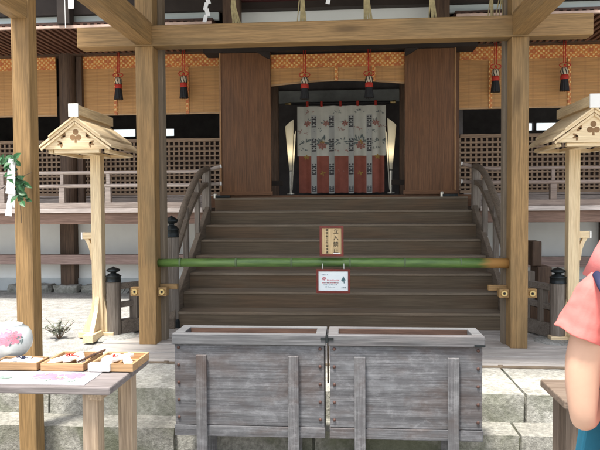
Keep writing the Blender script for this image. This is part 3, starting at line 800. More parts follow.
rf = part('roof', bx(-2.38, 2.45, 3.35, 6.6, E+2.58, E+2.70), plain('dark_roof_boards', (.05,.04,.032), .9), pc)  # out-of-view roof; edges set to steer sun and shade below
# wedge pegs with metal rosettes
for a, b, s in ((pl0, pl1, -1), (pr0, pr1, 1)):
    zc = Z(293.5, 5)
    part('tie_bar', bx(a-.08, a-.001, py0+.03, py0+.10, zc-.036, zc+.036), M['tanx'], pc, bevel=.004)
    part('tie_bar', bx(b+.001, b+.08, py0+.03, py0+.10, zc-.036, zc+.036), M['tanx'], pc, bevel=.004)
    for xx in (a-.042, b+.042):
        rs = part('rosette', tube(B(), [(xx, py0+.030, zc), (xx, py0+.018, zc)], [.028, .024], 16), M['brass'], pc)
        part('boss', tube(B(), [(xx, py0+.018, zc), (xx, py0+.008, zc)], [.011, .007], 10), M['black'], rs)
    ex = (b+.001, b+.15) if s < 0 else (a-.15, a-.001)
    part('rear_tie_bar', bx(ex[0], ex[1], py0+.102, py0+.148, zc+.01, zc+.055), M['tanx'], pc, bevel=.004)
# outer post at left
oy = 3.45
op = thing('outer_timber_post', 'tan timber post standing before the stone steps at far left, with leaves tied to it', 'post', (X(25, oy), oy, 0))
oa, ob = X(14.5, oy), X(32, oy)
part('post', bx(oa, ob, oy, oy+.10, 0, E+2.3), M['tanz'], op, bevel=.006)
part('beam', bx(oa+.003, ob-.003, 1.6, oy-.001, E+1.075, E+1.19), M['tany'], op, bevel=.006)

# straw rope with straw tassels
ry = 5.24
rp = thing('straw_rope', 'twisted straw rope with hanging straw ends above the crossbeam', 'straw rope', (-.09, ry, E+1.86))
bm = B()
for ph in (0, 2.09, 4.19):
    pts = []
    for i in range(181):
        f = i/180; x = -1.6+3.0*f; a = f*70+ph; z = E+1.84-.05*math.sin(math.pi*f)
        pts.append((x, ry+.022*math.cos(a), z+.022*math.sin(a)))
    tube(bm, pts, .026, 7)
part('rope', bm, M['straw'], rp, smooth=True)
rnd = random.Random(3)
for u, ln in ((240, -.03), (303, 0), (368, -.01), (431, .0), (490, .0), (499, .01)):
    bm = B(); x = X(u, ry)
    for q in range(14 if u < 480 else 5):
        dx = rnd.uniform(-.045, .045); x0 = x+rnd.uniform(-.012, .012)+ln
        tube(bm, [(x0, ry-.03, E+1.83), (x0+dx*.4, ry-.05, E+1.66), (x0+dx-ln, ry-.05, E+1.47)], [.006, .005, .004], 5)
    part('straw_end', bm, M['straw'], rp)
def shide(u, zend, label, w=.034):
    x = X(u, 5.1); y = 5.10
    bm = B(); z = zend; i = 0
    while z < E+1.80:
        dx = .018 if i % 2 else -.012
        mt = Matrix.Translation((x+dx+i*.003, y, z)) @ Matrix.Rotation(R(-14 if i % 2 else 14), 4, 'Y') @ Matrix.Rotation(R(12 if i % 2 else -12), 4, 'Z')
        box(bm, -w/2, w/2, -.0012, .0012, 0, .062, mat=mt); z += .050; i += 1
    solo('paper_streamer', bm, M['white'], label, 'paper streamer', (x, y, E+1.82), 'zigzag white paper streamers hanging from the straw rope')
shide(208, Z(21, 5.1), 'zigzag white paper streamer above the left of the crossbeam, the longest one')
shide(330, Z(6.5, 5.1), 'zigzag white paper streamer near the middle, above the crossbeam')
shide(478, Z(2, 5.1)+.02, 'zigzag white paper streamer near the right end of the crossbeam')
bm = B(); tube(bm, [(X(69, 6.55), 6.55, E+1.93), (X(68.5, 6.55), 6.55, E+2.6)], .004, 6)
solo('thin_rope', bm, M['white'], 'thin white cord hanging at the top left before the dark bracket', 'cord', (X(69, 6.55), 6.55, E+2.6))
bm = B(); box(bm, X(72, 6.5), X(77.5, 6.5), 6.5, 6.503, E+2.115, E+2.3)
solo('paper_streamer', bm, M['white'], 'white paper tip at the top left beside the thin hanging cord', 'paper streamer', (X(75, 6.5), 6.5, E+2.3), 'zigzag white paper streamers hanging from the straw rope')

# bamboo barrier pole
bx0, bx1 = X(161, 5.07), X(509, 5.07); bz = Z(263.3, 5.07); bc = (bx0+bx1)/2
bp = thing('bamboo_barrier_pole', 'long green bamboo pole barring the staircase between the porch posts', 'bamboo pole', (bc, 5.07, bz))
part('culm', tube(B(), [(pl1+.001, 5.075, bz), (bc, 5.075, bz+.006), (pr0-.001, 5.075, bz)], [.034, .037, .040], 18), M['bamboo'], bp, smooth=True)
for u in (180, 236, 291.5, 350, 405, 461):
    x = X(u, 5.07); part('node', tube(B(), [(x-.010, 5.075, bz+.004), (x-.004, 5.075, bz+.004), (x+.001, 5.075, bz+.004), (x+.006, 5.075, bz+.004)], [.0375, .0410, .0395, .0380], 18), M['bnode'], bp, smooth=True)

# ================================================================== SIGNS
def sign(u0, u1, v0, v1, name, label, face, fw=.018):
    y = 5.01; a, b, z1, z0 = X(u0, y), X(u1, y), Z(v0, y), Z(v1, y)
    t = thing(name, label, 'sign', ((a+b)/2, y, z0))
    part('board', bx(a+fw*.6, b-fw*.6, y, y+.012, z0+fw*.6, z1-fw*.6), face, t)
    fr = B()
    box(fr, a, b, y-.008, y+.016, z1-fw, z1); box(fr, a, b, y-.008, y+.016, z0, z0+fw)
    box(fr, a, a+fw, y-.0075, y+.0155, z0+fw, z1-fw); box(fr, b-fw, b, y-.0075, y+.0155, z0+fw, z1-fw)
    part('frame', fr, M['signred'], t, bevel=.002)
    return t, a, b, z0, z1, y
t, a, b, z0, z1, y = sign(319.5, 343.5, 226, 256.5, 'wooden_notice_board', 'upright pale wooden no entry board with brush writing, standing on the bamboo pole', M['signwood'])
h = (z1-z0-.04)/4
for i, ch in enumerate('立入禁止'):
    part('lettering', text_mesh(ch, .043, (b-.062, y-.001, z1-.022-h*(i+.5)), t, M['ink'], weight=.0003), M['ink'], t)
h = (z1-z0-.04)/8
for i, ch in enumerate('関係者以外御遠慮'):
    part('lettering', text_mesh(ch, .022, (a+.060, y-.001, z1-.022-h*(i+.5)), t, M['ink'], weight=0), M['ink'], t)
part('white_label', bx(b-.085, b-.025, y-.0015, y-.0002, z0+.020, z0+.030), M['white'], t)
t, a, b, z0, z1, y = sign(316, 350, 269.3, 293.5, 'white_notice_sign', 'small white printed notice in a red brown frame, hanging below the bamboo pole', M['printw'])
def pr(x0, x1, zz0, zz1, m, nm='printing'):
    return (a+(b-a)*x0, a+(b-a)*x1, z0+(z1-z0)*zz0, z0+(z1-z0)*zz1)
bm = B(); rnd = random.Random(5)
def dashes(bm, x0, x1, zz, hgt, n_, j=.4):
    w = (x1-x0)/n_
    for i in range(n_):
        h_ = hgt*rnd.uniform(.5, 1); xa, xb, za, zb_ = pr(x0+i*w, x0+(i+rnd.uniform(.45, .85))*w, zz, zz+h_, 0); box(bm, xa, xb, y-.0018, y-.0002, za, zb_)
dashes(bm, .16, .36, .74, .05, 5); dashes(bm, .22, .62, .33, .05, 11); dashes(bm, .2, .68, .42, .03, 12); dashes(bm, .26, .56, .24, .05, 8)
part('printing', bm, M['printgrey'], t)
bm = B(); dashes(bm, .32, .68, .50, .06, 9); dashes(bm, .17, .66, .41, .05, 10)
xa, xb, za, zb_ = pr(.2, .3, .56, .66, 0); 
for q in range(6): disc(bm, xa+.011*math.cos(q)+.008, za+.009*math.sin(q)+.008, y-.0002, .007, .0016, 7)
part('printing', bm, M['printred'], t)
bm = B()
xc = a+(b-a)*.80; zc = z0+(z1-z0)*.52
prism(bm, [(xc-.018, zc), (xc, zc+.036), (xc+.018, zc), (xc+.008, zc+.002), (xc+.010, zc-.022), (xc+.003, zc-.022), (xc+.001, zc-.006), (xc-.010, zc-.008)], y-.0018, y-.0002)
dashes(bm, .745, .87, .2, .07, 3)
part('emblem', bm, M['printdark'], t)
part('hanging_cord', tube(tube(B(), [(a+.05, y+.004, z1-.005), (a+.05, 5.028, bz)], .002, 5), [(b-.05, y+.004, z1-.005), (b-.05, 5.028, bz)], .002, 5), M['white'], t)

# ================================================================== OFFERING BOXES
def offering(u0, u1, legs, label):
    yF, yBk = 3.30, 3.52
    a, b = X(u0, yF), X(u1, yF); zp0, zp1 = Z(441, yF), Z(346.5, yF); zt_ = Z(335.5, yF)
    t = thing('offering_box', label, 'offering box', ((a+b)/2, (yF+yBk)/2, 0), 'weathered offering boxes before the stone steps')
    part('front_panel', bx(a, b, yF, yF+.03, zp0+.06, zp1), M['boxw'], t, bevel=.003)
    part('bottom_rail', bx(a-.004, b+.004, yF-.006, yF+.035, zp0, zp0+.058), M['boxw'], t, bevel=.004)
    part('rear_panel', bx(a, b, yBk-.03, yBk, zp0, zp1), M['boxw'], t)
    for p, q in ((a+.001, a+.03), (b-.03, b-.001)):
        part('side_panel', bx(p, q, yF+.036, yBk-.031, zp0, zp1), M['boxw'], t)
    part('floor', bx(a+.031, b-.031, yF+.036, yBk-.031, zp0+.02, zp0+.04), M['boxred'], t)
    la, lb, lf, lk = a-.010, b+.010, yF-.014, yBk+.008
    bm = B(); w = .042
    box(bm, la, lb, lf, lf+w, zp1+.001, zt_); box(bm, la, lb, lk-w, lk, zp1+.001, zt_)
    box(bm, la, la+.055, lf+w+.0006, lk-w-.0006, zp1+.0012, zt_-.0006); box(bm, lb-.055, lb, lf+w+.0006, lk-w-.0006, zp1+.0012, zt_-.0006)
    part('rim', bm, M['boxleg'] if 0 else M['rim'], t, bevel=.004)
    bm = B()
    for i in range(2): box(bm, la+.056, lb-.056, lf+w+.04+i*.06, lf+w+.052+i*.06, zt_-.075, zt_-.05)
    part('slot_bars', bm, M['boxred'], t)
    part('inner_lining', bx(la+.056, lb-.056, lk-w-.006, lk-w-.001, zt_-.084, zt_-.006), M['boxred'], t)
    part('inner_slope', bx(la+.056, lb-.056, lf+w+.001, lk-w-.001, zt_-.095, zt_-.085), M['boxred'], t)
    for u in legs:
        xc = X(u, yF)
        part('leg', bx(xc-.029, xc+.029, yF-.026, yF-.0065, 0, Z(357, yF)), M['boxleg'], t, bevel=.003)
        part('leg', bx(xc-.029, xc+.029, yBk-.0, yBk+.012, 0, zp0+.1), M['boxleg'], t)
    for s, xx in ((0, a+.022), (1, b-.022)):
        for v in (350, 368, 386, 404, 422):
            bm = B(); ball(bm, (xx, yF-.003, Z(v, yF)), .009, 2, (1, .6, 1)); part('stud', bm, M['iron'], t, smooth=True)
    return t, a, b, zt_, lf
M['rim'] = wood('weathered_rim', (.145,.147,.15), (.085,.085,.09), 'x', .75, .8, blot=(.16,.12,.11), cracks=.5, bumpv=.5)
t1, a, b, zt_, lf = offering(173, 323.5, (200.5, 292.5), 'left weathered grey wooden offering box with studded corners')
t2, a2, b2, _, _ = offering(329.5, 483, (359.5, 453.5), 'right weathered grey wooden offering box with studded corners')
hg = thing('iron_clasp', 'small black iron clasp joining the rims of the two offering boxes', 'clasp', ((b+a2)/2, lf, zt_))
part('plate', bx((b+a2)/2-.035, (b+a2)/2+.035, lf-.004, lf-.0005, zt_-.028, zt_-.012), M['black'], hg, bevel=.001)
part('pin', tube(B(), [((b+a2)/2, lf-.008, zt_-.04), ((b+a2)/2, lf-.008, zt_+.004)], .006, 8), M['black'], hg)
part('corner_iron', bx(b2-.045, b2+.012, lf-.003, lf-.0005, zt_-.054, zt_-.044), M['black'], t2)
part('gap_batten', bx(b+.011, a2-.011, 3.45, 3.47, Z(393, 3.3), Z(347, 3.3)), M['tblz'], t1)

# ================================================================== ROOFED LANTERN POSTS
def roofed(side, xc, label):
    zb_ = P0; t = thing('roofed_post', label, 'roofed post', (xc, 5.28, P0), 'small gabled roofs on cypress posts beside the stairs')
    y0, y1 = 4.84, 5.56
    px = xc+.055*(-side)*-1 if 0 else xc
    part('post', bx(xc-.046, xc+.046, 5.235, 5.325, P0+.02, E+.45), M['hinz'], t, bevel=.004)
    za, ze, hw = E+.685, E+.470, .30
    sl = (za-ze)/hw
    th = .022
    for s in (-1, 1):
        rf_ = part('roof_slope', prism(B(), [(xc+s*.0008, za), (xc+s*hw, ze), (xc+s*hw, ze+th), (xc+s*.0008, za+th*1.2)], y0, y1), M['hiny'], t, bevel=.002)
        part('upper_board', prism(B(), [(xc+s*.0008, za+th*1.25), (xc+s*(hw*.72), ze+sl*hw*.28+th*1.08), (xc+s*(hw*.72), ze+sl*hw*.28+th*1.08+.016), (xc+s*.0008, za+th*1.25+.018)], y0-.012, y1+.012), M['hiny'], rf_, bevel=.002)
        # barge board on the gable edge
        part('barge_board', prism(B(), [(xc+s*.001, za-.004), (xc+s*(hw-.01), ze-.006), (xc+s*(hw-.018), ze-.020), (xc+s*.001, za-.026)], y0+.002, y0+.016), M['hinx'], rf_, bevel=.002)
    rd = part('ridge', bx(xc-.035, xc+.035, y0-.005, y1+.02, za+.047, za+.125), M['hiny'], t, bevel=.002)
    part('ridge_end', bx(xc-.04, xc+.04, y0-.022, y0-.0055, za+.030, za+.135), M['whitep'], rd, bevel=.002)
    gb = part('gable_board', prism(B(), [(xc, za-.012), (xc+hw-.03, ze+.012), (xc+hw-.05, ze-.008), (xc-hw+.05, ze-.008), (xc-hw+.03, ze+.012)], y0+.018, y0+.032), M['hinx'], t)
    def motif_(bm, cx, cz, r, ang):
        for q in range(3):
            a_ = ang+2*math.pi*q/3; disc(bm, cx+r*.62*math.cos(a_), cz+r*.62*math.sin(a_), y0+.0178, r*.5, .0015, 12)
    cm = M['carved']
    bm = B(); motif_(bm, xc, za-.115, .046, math.pi/2)
    prism(bm, [(xc-.006, za-.12), (xc+.006, za-.12), (xc+.009, za-.172), (xc-.009, za-.172)], y0+.0178-.0012, y0+.0177)
    part('carved_motif', bm, cm, gb)
    for s in (-1, 1):
        for dx, dz, an in ((.088, -.120, .5), (.115, -.175, -.4)):
            bm = B(); cx, cz = xc+s*dx, za+dz
            for q in range(3):
                a_ = (an+q*.95-1.)*s+(math.pi if s < 0 else 0); disc(bm, cx+.020*math.cos(a_), cz+.016*math.sin(a_), y0+.0178, .018, .0015, 8, 1.2, .5, a_)
            part('carved_motif', bm, cm, gb)
    # box beams under the roof
    part('tie_beam', bx(xc-hw*.62, xc+hw*.62, y0+.034, y0+.07, ze-.038, ze-.0085), M['hinx'], t, bevel=.002)
    part('tie_beam', bx(xc-hw*.72, xc+hw*.72, y1-.09, y1-.05, ze-.038, ze-.0085), M['hinx'], t, bevel=.002)
    part('tie_beam', bx(xc-hw+.045, xc-hw+.085, y0+.071, y1-.091, ze-.036, ze-.0085), M['hiny'], t, bevel=.002)
    part('tie_beam', bx(xc+hw-.085, xc+hw-.045, y0+.071, y1-.091, ze-.036, ze-.0085), M['hiny'], t, bevel=.002)
    part('tie_beam', bx(xc-.05, xc+.05, y0+.071, y1-.091, ze-.034, ze-.0085), M['hiny'], t, bevel=.002)
    # bracket arm
    s = side; za_ = Z(232, 5.28)
    ar = part('bracket_arm', bx(min(xc+s*.047, xc+s*.13), max(xc+s*.047, xc+s*.13), 5.25, 5.31, za_-.055, za_), M['hinx'], t, bevel=.003)
    part('white_end', bx(min(xc+s*.1305, xc+s*.142), max(xc+s*.1305, xc+s*.142), 5.248, 5.312, za_-.057, za_+.002), M['whitep'], ar)
    pts = [(xc+s*.047, za_-.24), (xc+s*.064, za_-.24), (xc+s*.072, za_-.16), (xc+s*.092, za_-.10), (xc+s*.118, za_-.056), (xc+s*.08, za_-.056), (xc+s*.047, za_-.13)]
    part('bracket_brace', prism(B(), pts, 5.262, 5.298), M['hinz'], t)
    # cross feet and braces
    ft = part('foot', bx(xc-.18, xc+.14, 5.235, 5.325, P0, P0+.05), M['hinx'], t, bevel=.006)
    part('foot', bx(xc-.045, xc+.045, 5.02, 5.234, P0, P0+.07), M['hiny'], t, bevel=.006)
    part('foot', bx(xc-.045, xc+.045, 5.326, 5.52, P0, P0+.07), M['hiny'], t, bevel=.006)
    for q in (-1, 1):
        pts = [(xc+q*.047, P0+.36), (xc+q*.075, P0+.22), (xc+q*.15, P0+.052), (xc+q*.047, P0+.052)]
        part('base_brace', prism(B(), pts, 5.26, 5.30), M['hinz'], t)
    pts = [(5.234, P0+.36), (5.20, P0+.24), (5.10, P0+.072), (5.234, P0+.072)]
    part('base_brace', prism(B(), pts, xc-.018, xc+.018, 'yz'), M['hinz'], t)
roofed(-1, X(98, 5.28), 'pale cypress post with small gabled roof left of the staircase')
roofed(1, X(572.5, 5.28), 'pale cypress post with small gabled roof right of the staircase, behind the person')

# ================================================================== TABLES
TZ = .75
def table(x0, x1, y0, y1, legs, label, m='tbl'):
    t = thing('wooden_table', label, 'table', ((x0+x1)/2, (y0+y1)/2, 0))
    part('tabletop', bx(x0, x1, y0, y1, TZ-.032, TZ), M['tbtx' if m == 'tbl' else m+'x'], t, bevel=.006)
    for lx, ly in legs: part('leg', bx(lx-.034, lx+.034, ly-.034, ly+.034, 0, TZ-.0325), M[m+'z'], t, bevel=.004)
    lx0, lx1 = min(l[0] for l in legs), max(l[0] for l in legs); ly0, ly1 = min(l[1] for l in legs), max(l[1] for l in legs)
    part('apron', bx(lx0+.035, lx1-.035, ly1-.012, ly1+.012, TZ-.085, TZ-.033), M[m+'x'], t)
    for lx in (lx0, lx1): part('apron', bx(lx-.03, lx+.03, ly0-.055, ly1+.05, TZ-.062, TZ-.033), M[m+'y'], t, bevel=.003)
    return t
table(-2.75, X(107, 2.47), 2.47, 2.98, [(X(91, 2.53)-.012, 2.55), (X(128.5, 2.9)-.012, 2.88), (-2.62, 2.55), (-2.62, 2.88)], 'pale weathered wooden table carrying trays at lower left')
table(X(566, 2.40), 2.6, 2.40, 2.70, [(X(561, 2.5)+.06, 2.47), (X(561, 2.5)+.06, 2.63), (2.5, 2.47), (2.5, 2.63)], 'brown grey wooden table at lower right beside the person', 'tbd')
# cloth with painted flowers
cl = thing('printed_table_cloth', 'white cloth with pink flower painting on the left table', 'table cloth', (-1.6, 2.6, TZ))
part('cloth', bx(-2.6, -1.10, 2.50, 2.69, TZ+.0005, TZ+.003), plain('off_white_cloth', (.52,.50,.52), .9, var=.06), cl)
bm = B(); rnd = random.Random(9)
def flat(bm, x, y, rx, ry_, rot, z, n_=8):
    vs = []
    for q in range(n_):
        a_ = 2*math.pi*q/n_; vs.append(bm.verts.new((x+rx*math.cos(a_)*math.cos(rot)-ry_*math.sin(a_)*math.sin(rot), y+rx*math.cos(a_)*math.sin(rot)+ry_*math.sin(a_)*math.cos(rot), z)))
    r_ = bmesh.ops.extrude_face_region(bm, geom=[bm.faces.new(vs)])
    for v in r_['geom']:
        if isinstance(v, bmesh.types.BMVert): v.co.z += .0006
for cx, cy_ in ((-1.33, 2.62), (-1.27, 2.60), (-1.20, 2.63)):
    for q in range(9): a_ = q*.7; flat(bm, cx+.03*math.cos(a_), cy_+.025*math.sin(a_), .026, .013, a_, TZ+.0032+.00005*q)
part('painted_flower', bm, plain('pale_pink_dye', (.62,.20,.28), .7, var=.2, sc_=20), cl)
bm = B()
for q in range(10): flat(bm, rnd.uniform(-1.55, -1.13), rnd.uniform(2.55, 2.66), .025, .008, rnd.uniform(0, 3), TZ+.0042+.0001*q)
part('painted_leaves', bm, plain('pale_green_dye', (.30,.42,.34), .7), cl)
# trays
def tray(a, b, y0, y1, label):
    t = thing('wooden_tray', label, 'tray', ((a+b)/2, (y0+y1)/2, TZ+.003), 'shallow wooden trays on the left table')
    w = .010; h_ = .036; z = TZ+.0035
    part('base', bx(a+w, b-w, y0+w, y1-w, z, z+.006), M['trayx'], t)
    bm = B(); box(bm, a, b, y0, y0+w, z, z+h_); box(bm, a, b, y1-w, y1, z, z+h_); box(bm, a, a+w, y0+w, y1-w, z, z+h_-.0005); box(bm, b-w, b, y0+w, y1-w, z, z+h_-.0005)
    part('rim', bm, M['trayx'], t, bevel=.0015)
tray(-1.625, -1.41, 2.70, 2.82, 'wooden tray holding paper slips with navy cords, in front of the painted pot')
tray(-1.392, -1.192, 2.70, 2.93, 'middle wooden tray holding white paper charms with red cords')
tray(-1.168, -.962, 2.70, 2.93, 'wooden tray at the right table corner with white paper spilling over its front')
def knot(bm, x, y, z, s, rnd):
    for q in range(4):
        a_ = rnd.uniform(0, 6.28); pts = [(x, y, z)]
        for k in range(1, 7):
            f = k/6; pts.append((x+s*math.cos(a_)*math.sin(f*3.0)*1.2, y+s*.6*math.sin(a_)*math.sin(f*3.), z+s*.35*math.sin(f*6.28)+.012*f)); 
        tube(bm, pts, .002, 5)
    for q in range(3):
        a_ = rnd.uniform(0, 6.28); tube(bm, [(x, y, z), (x+s*1.3*math.cos(a_), y+s*.7*math.sin(a_), z+.004), (x+s*2.2*math.cos(a_+.2), y+s*math.sin(a_), z-.006)], .0018, 5)
rnd = random.Random(12)
def charms(x0, x1, y0, y1, n_, mt, label, over=0):
    x = (x0+x1)/2; y = (y0+y1)/2
    t = thing('paper_charms', label, 'paper charms', (x, y, TZ+.012), 'bundles of paper charms in the trays')
    for q in range(n_):
        cx, cy_ = x0+(x1-x0)*(q+.5)/n_, y+rnd.uniform(-.01, .01)
        mt_ = Matrix.Translation((cx, cy_, TZ+.018+.007*q % .02)) @ Matrix.Rotation(rnd.uniform(-.5, .5), 4, 'Z') @ Matrix.Rotation(rnd.uniform(-.16, .16), 4, 'Y')
        part('paper', bx(-(x1-x0)/n_*.55, (x1-x0)/n_*.55, -(y1-y0)*.42, (y1-y0)*.42, 0, .014+.004*(q % 2), mat=mt_), M['white'], t, bevel=.003)
    if over: part('paper', bx(x0-.015, x1-.045, 2.685, 2.72, TZ+.006, TZ+.043), M['white'], t, bevel=.003)
    bm = B()
    knot(bm, x0+(x1-x0)*.55, y-.01, TZ+.046, .021, rnd)
    part('cord', bm, M[mt], t, smooth=True)
charms(-1.61, -1.43, 2.71, 2.81, 4, 'navy', 'white paper slips with navy cords in the tray before the painted pot')
charms(-1.375, -1.24, 2.72, 2.91, 4, 'red', 'white folded paper charms with a red cord in the middle tray')
charms(-1.15, -1.02, 2.72, 2.91, 4, 'red', 'white folded paper charms with red cords spilling from the right tray', 1)
bm = B()
for q in range(7): tube(bm, [(-1.225+.004*q, 2.72+.02*q, TZ+.042+.001*q), (-1.195+.003*q, 2.80+.02*q, TZ+.050)], .005, 6)
solo('brown_sticks', bm, M['boxred'], 'small bundle of reddish brown sticks at the right side of the middle tray', 'sticks', (-1.21, 2.8, TZ+.04))
# painted pot
vx, vy, vr = X(7, 2.93), 2.91, .118
vz = TZ+.095
vt = thing('painted_porcelain_pot', 'round white porcelain pot painted with a pink peony, behind the trays', 'pot', (vx, vy, TZ))
pr_ = [(.052, 0), (.056, .006), (.085, .022), (.111, .055), (.118, .09), (.112, .125), (.097, .150), (.072, .166), (.074, .170), (.068, .171), (.064, .162)]
part('pot', lathe(B(), pr_, vx, vy, TZ+.0035, 32), M['porc'], vt, smooth=True)
def onpot(bm, az, el, rx, rz, rot, n_=8):
    c = Vector((vx, vy, vz)); vs = []
    for q in range(n_):
        a_ = 2*math.pi*q/n_; dx = rx*math.cos(a_)*math.cos(rot)-rz*math.sin(a_)*math.sin(rot); dz = rx*math.cos(a_)*math.sin(rot)+rz*math.sin(a_)*math.cos(rot)
        A, L = az+dx/vr, el+dz/vr
        # follow the lathe profile
        h_ = .095+math.sin(L)*.085; r_ = vr
        for (ra, za1), (rb, zb1) in zip(pr_, pr_[1:8]):
            if za1 <= h_ <= zb1: r_ = ra+(rb-ra)*(h_-za1)/(zb1-za1)
        vs.append(bm.verts.new((vx+(r_+.0015)*math.sin(A), vy-(r_+.0015)*math.cos(A), TZ+.0035+h_)))
    bm.faces.new(vs)
rnd = random.Random(4)
bm = B()
for q in range(22): a_ = q*2.4; rr = .006*math.sqrt(q)*1.3; onpot(bm, .55+rr*math.cos(a_)/vr*1.5, .36+rr*math.sin(a_)/vr*1.3, .020, .012, a_)
part('painted_peony', bm, M['pink'], vt)
bm = B()
for q in range(26): onpot(bm, rnd.uniform(-.7, .05) if q % 3 else rnd.uniform(.5, 1.1), rnd.uniform(-.1, .6), .018, .005, rnd.uniform(0, 3.1))
part('painted_leaves', bm, M['leafgrey'], vt)

# ================================================================== LEAVES + PAPER on the outer post
def leaf(bm, p, d, n_, L, W):
    d = d.normalized(); s = d.cross(n_).normalized(); n_ = s.cross(d).normalized()
    prof = [(0, 0), (.18, .55), (.45, 1), (.72, .75), (1, 0)]
    mid = []; lf_ = []; rt = []
    for f, w in prof:
        c = p+d*L*f-n_*(.18*L*f*f); mid.append(bm.verts.new(c))
        if w: lf_.append(bm.verts.new(c+s*W*w+n_*W*.35*w)); rt.append(bm.verts.new(c-s*W*w+n_*W*.35*w))
    for side in (lf_, rt):
        bm.faces.new((mid[0], mid[1], side[0])) ; bm.faces.new((mid[1], mid[2], side[1], side[0])); bm.faces.new((mid[2], mid[3], side[2], side[1])); bm.faces.new((mid[3], mid[4], side[2]))
lx, ly = X(20, 3.42), 3.42
lt = thing('evergreen_sprig', 'green leafy sprig tied to the outer left post', 'leafy sprig', (lx, ly, Z(175, ly)))
bm = B(); tube(bm, [(X(16, ly), ly-.02, Z(150, ly)), (X(20, ly), ly-.03, Z(168, ly)), (X(23, ly), ly-.03, Z(192, ly)), (X(22, ly), ly-.006, Z(222, ly))], [.004, .005, .004, .002], 6)
part('twig', bm, M['twig'], lt)
bm = B(); rnd = random.Random(21)
for q in range(56):
    f = rnd.random(); u = 14+10*f+rnd.uniform(-6+9*min(1, f*3), 7); v = 152+46*f+rnd.uniform(-3, 3)
    p = Vector((X(u, ly), ly-.03-rnd.uniform(0, .05), Z(v, ly)))
    leaf(bm, p, Vector((rnd.uniform(-1, 1), rnd.uniform(-.6, .2), rnd.uniform(-.9, .5))), Vector((rnd.uniform(-.3, .3), -1, .5)), rnd.uniform(.045, .07), rnd.uniform(.012, .018))
part('leaves', bm, M['leaf'], lt)
gt = thing('folded_paper_offering', 'long folded white paper hanging beside the leaves on the outer left post', 'folded paper', (X(11, ly), ly-.04, Z(157, ly)))
bm = B()
for k, (u0, u1, v0, v1, dy) in enumerate(((7.5, 16.5, 156, 177, 0), (6, 16, 174, 191, .008), (7, 16, 188, 205, 0), (5, 12.5, 200, 214, .008))):
    yy = ly-.085-dy
    prism(bm, [(X(u0, yy), Z(v1, yy)), (X(u1-1, yy), Z(v1+1, yy)), (X(u1, yy), Z(v0, yy)), (X(u0+2.5, yy), Z(v0-1, yy))], yy, yy+.003)
part('paper', bm, M['white'], gt)
bm = B(); tube(bm, [(X(14, ly), ly-.02, Z(176, ly)), (X(6, ly), ly-.03, Z(186, ly)), (X(-4, ly), ly-.03, Z(190, ly)), (X(-12, ly), ly, Z(186, ly))], .002, 5); tube(bm, [(X(10, ly), ly-.03, Z(180, ly)), (X(33, ly), ly-.006, Z(170, ly))], .0012, 5)
part('string', bm, M['blk'], gt)

# small plants on the gravel at left
def plant(u, v, n_, s, label):
    y = F*1.15/(v-205); x = X(u, y)
    t = thing('small_shrub', label, 'shrub', (x, y, P0-.01), 'small shrubs in the white gravel'); rnd = random.Random(int(u))
    bm = B(); bl = B()
    for q in range(n_):
        a_ = rnd.uniform(0, 6.28); h_ = s*rnd.uniform(.35, 1); tip = Vector((x+s*.85*rnd.random()*math.cos(a_), y+s*.8*rnd.random()*math.sin(a_), P0+h_))
        tube(bm, [(x, y, P0-.02), ((x+tip.x)/2, (y+tip.y)/2, P0+h_*.6), tip], .002, 4)
        for k in range(7):
            pp = Vector((x, y, P0)).lerp(tip, .4+.6*k/6); leaf(bl, pp, Vector((rnd.uniform(-1, 1), rnd.uniform(-1, 1), rnd.uniform(-.1, .7))), Vector((0, 0, 1)), .035, .008)
    part('stems', bm, M['twig'], t); part('leaves', bl, M['dleaf'], t)
plant(57, 341, 26, .17, 'small grey green shrub on the white gravel between the left posts')
plant(4, 338, 18, .13, 'small grey green shrub at the far left edge beyond the outer post')

# ================================================================== PERSON
def skinbody(name, nodes, links_, m, parent, sub=2, smooth=True):
    me = bpy.data.meshes.new(name); po = ORG[parent.name]
    keys = list(nodes); me.from_pydata([Vector(nodes[k][0])-po for k in keys], [(keys.index(a), keys.index(b)) for a, b in links_], [])
    o = bpy.data.objects.new(name, me); C.objects.link(o); o.parent = parent; ORG[o.name] = po
    sm = o.modifiers.new('Skin', 'SKIN'); sm.use_smooth_shade = True
    for i, k in enumerate(keys):
        r_ = nodes[k][1]; me.skin_vertices[0].data[i].radius = r_ if isinstance(r_, tuple) else (r_, r_)
    me.skin_vertices[0].data[0].use_root = True
    s = o.modifiers.new('Sub', 'SUBSURF'); s.levels = sub; s.render_levels = sub
    me.materials.append(m); return o
def chain(*k): return list(zip(k, k[1:]))
PX, PY = .715, 1.38
pn = thing('person', 'person in a coral pink t-shirt and pink hat at the right edge, arm bent', 'person', (PX, PY, 0))
sx = .518
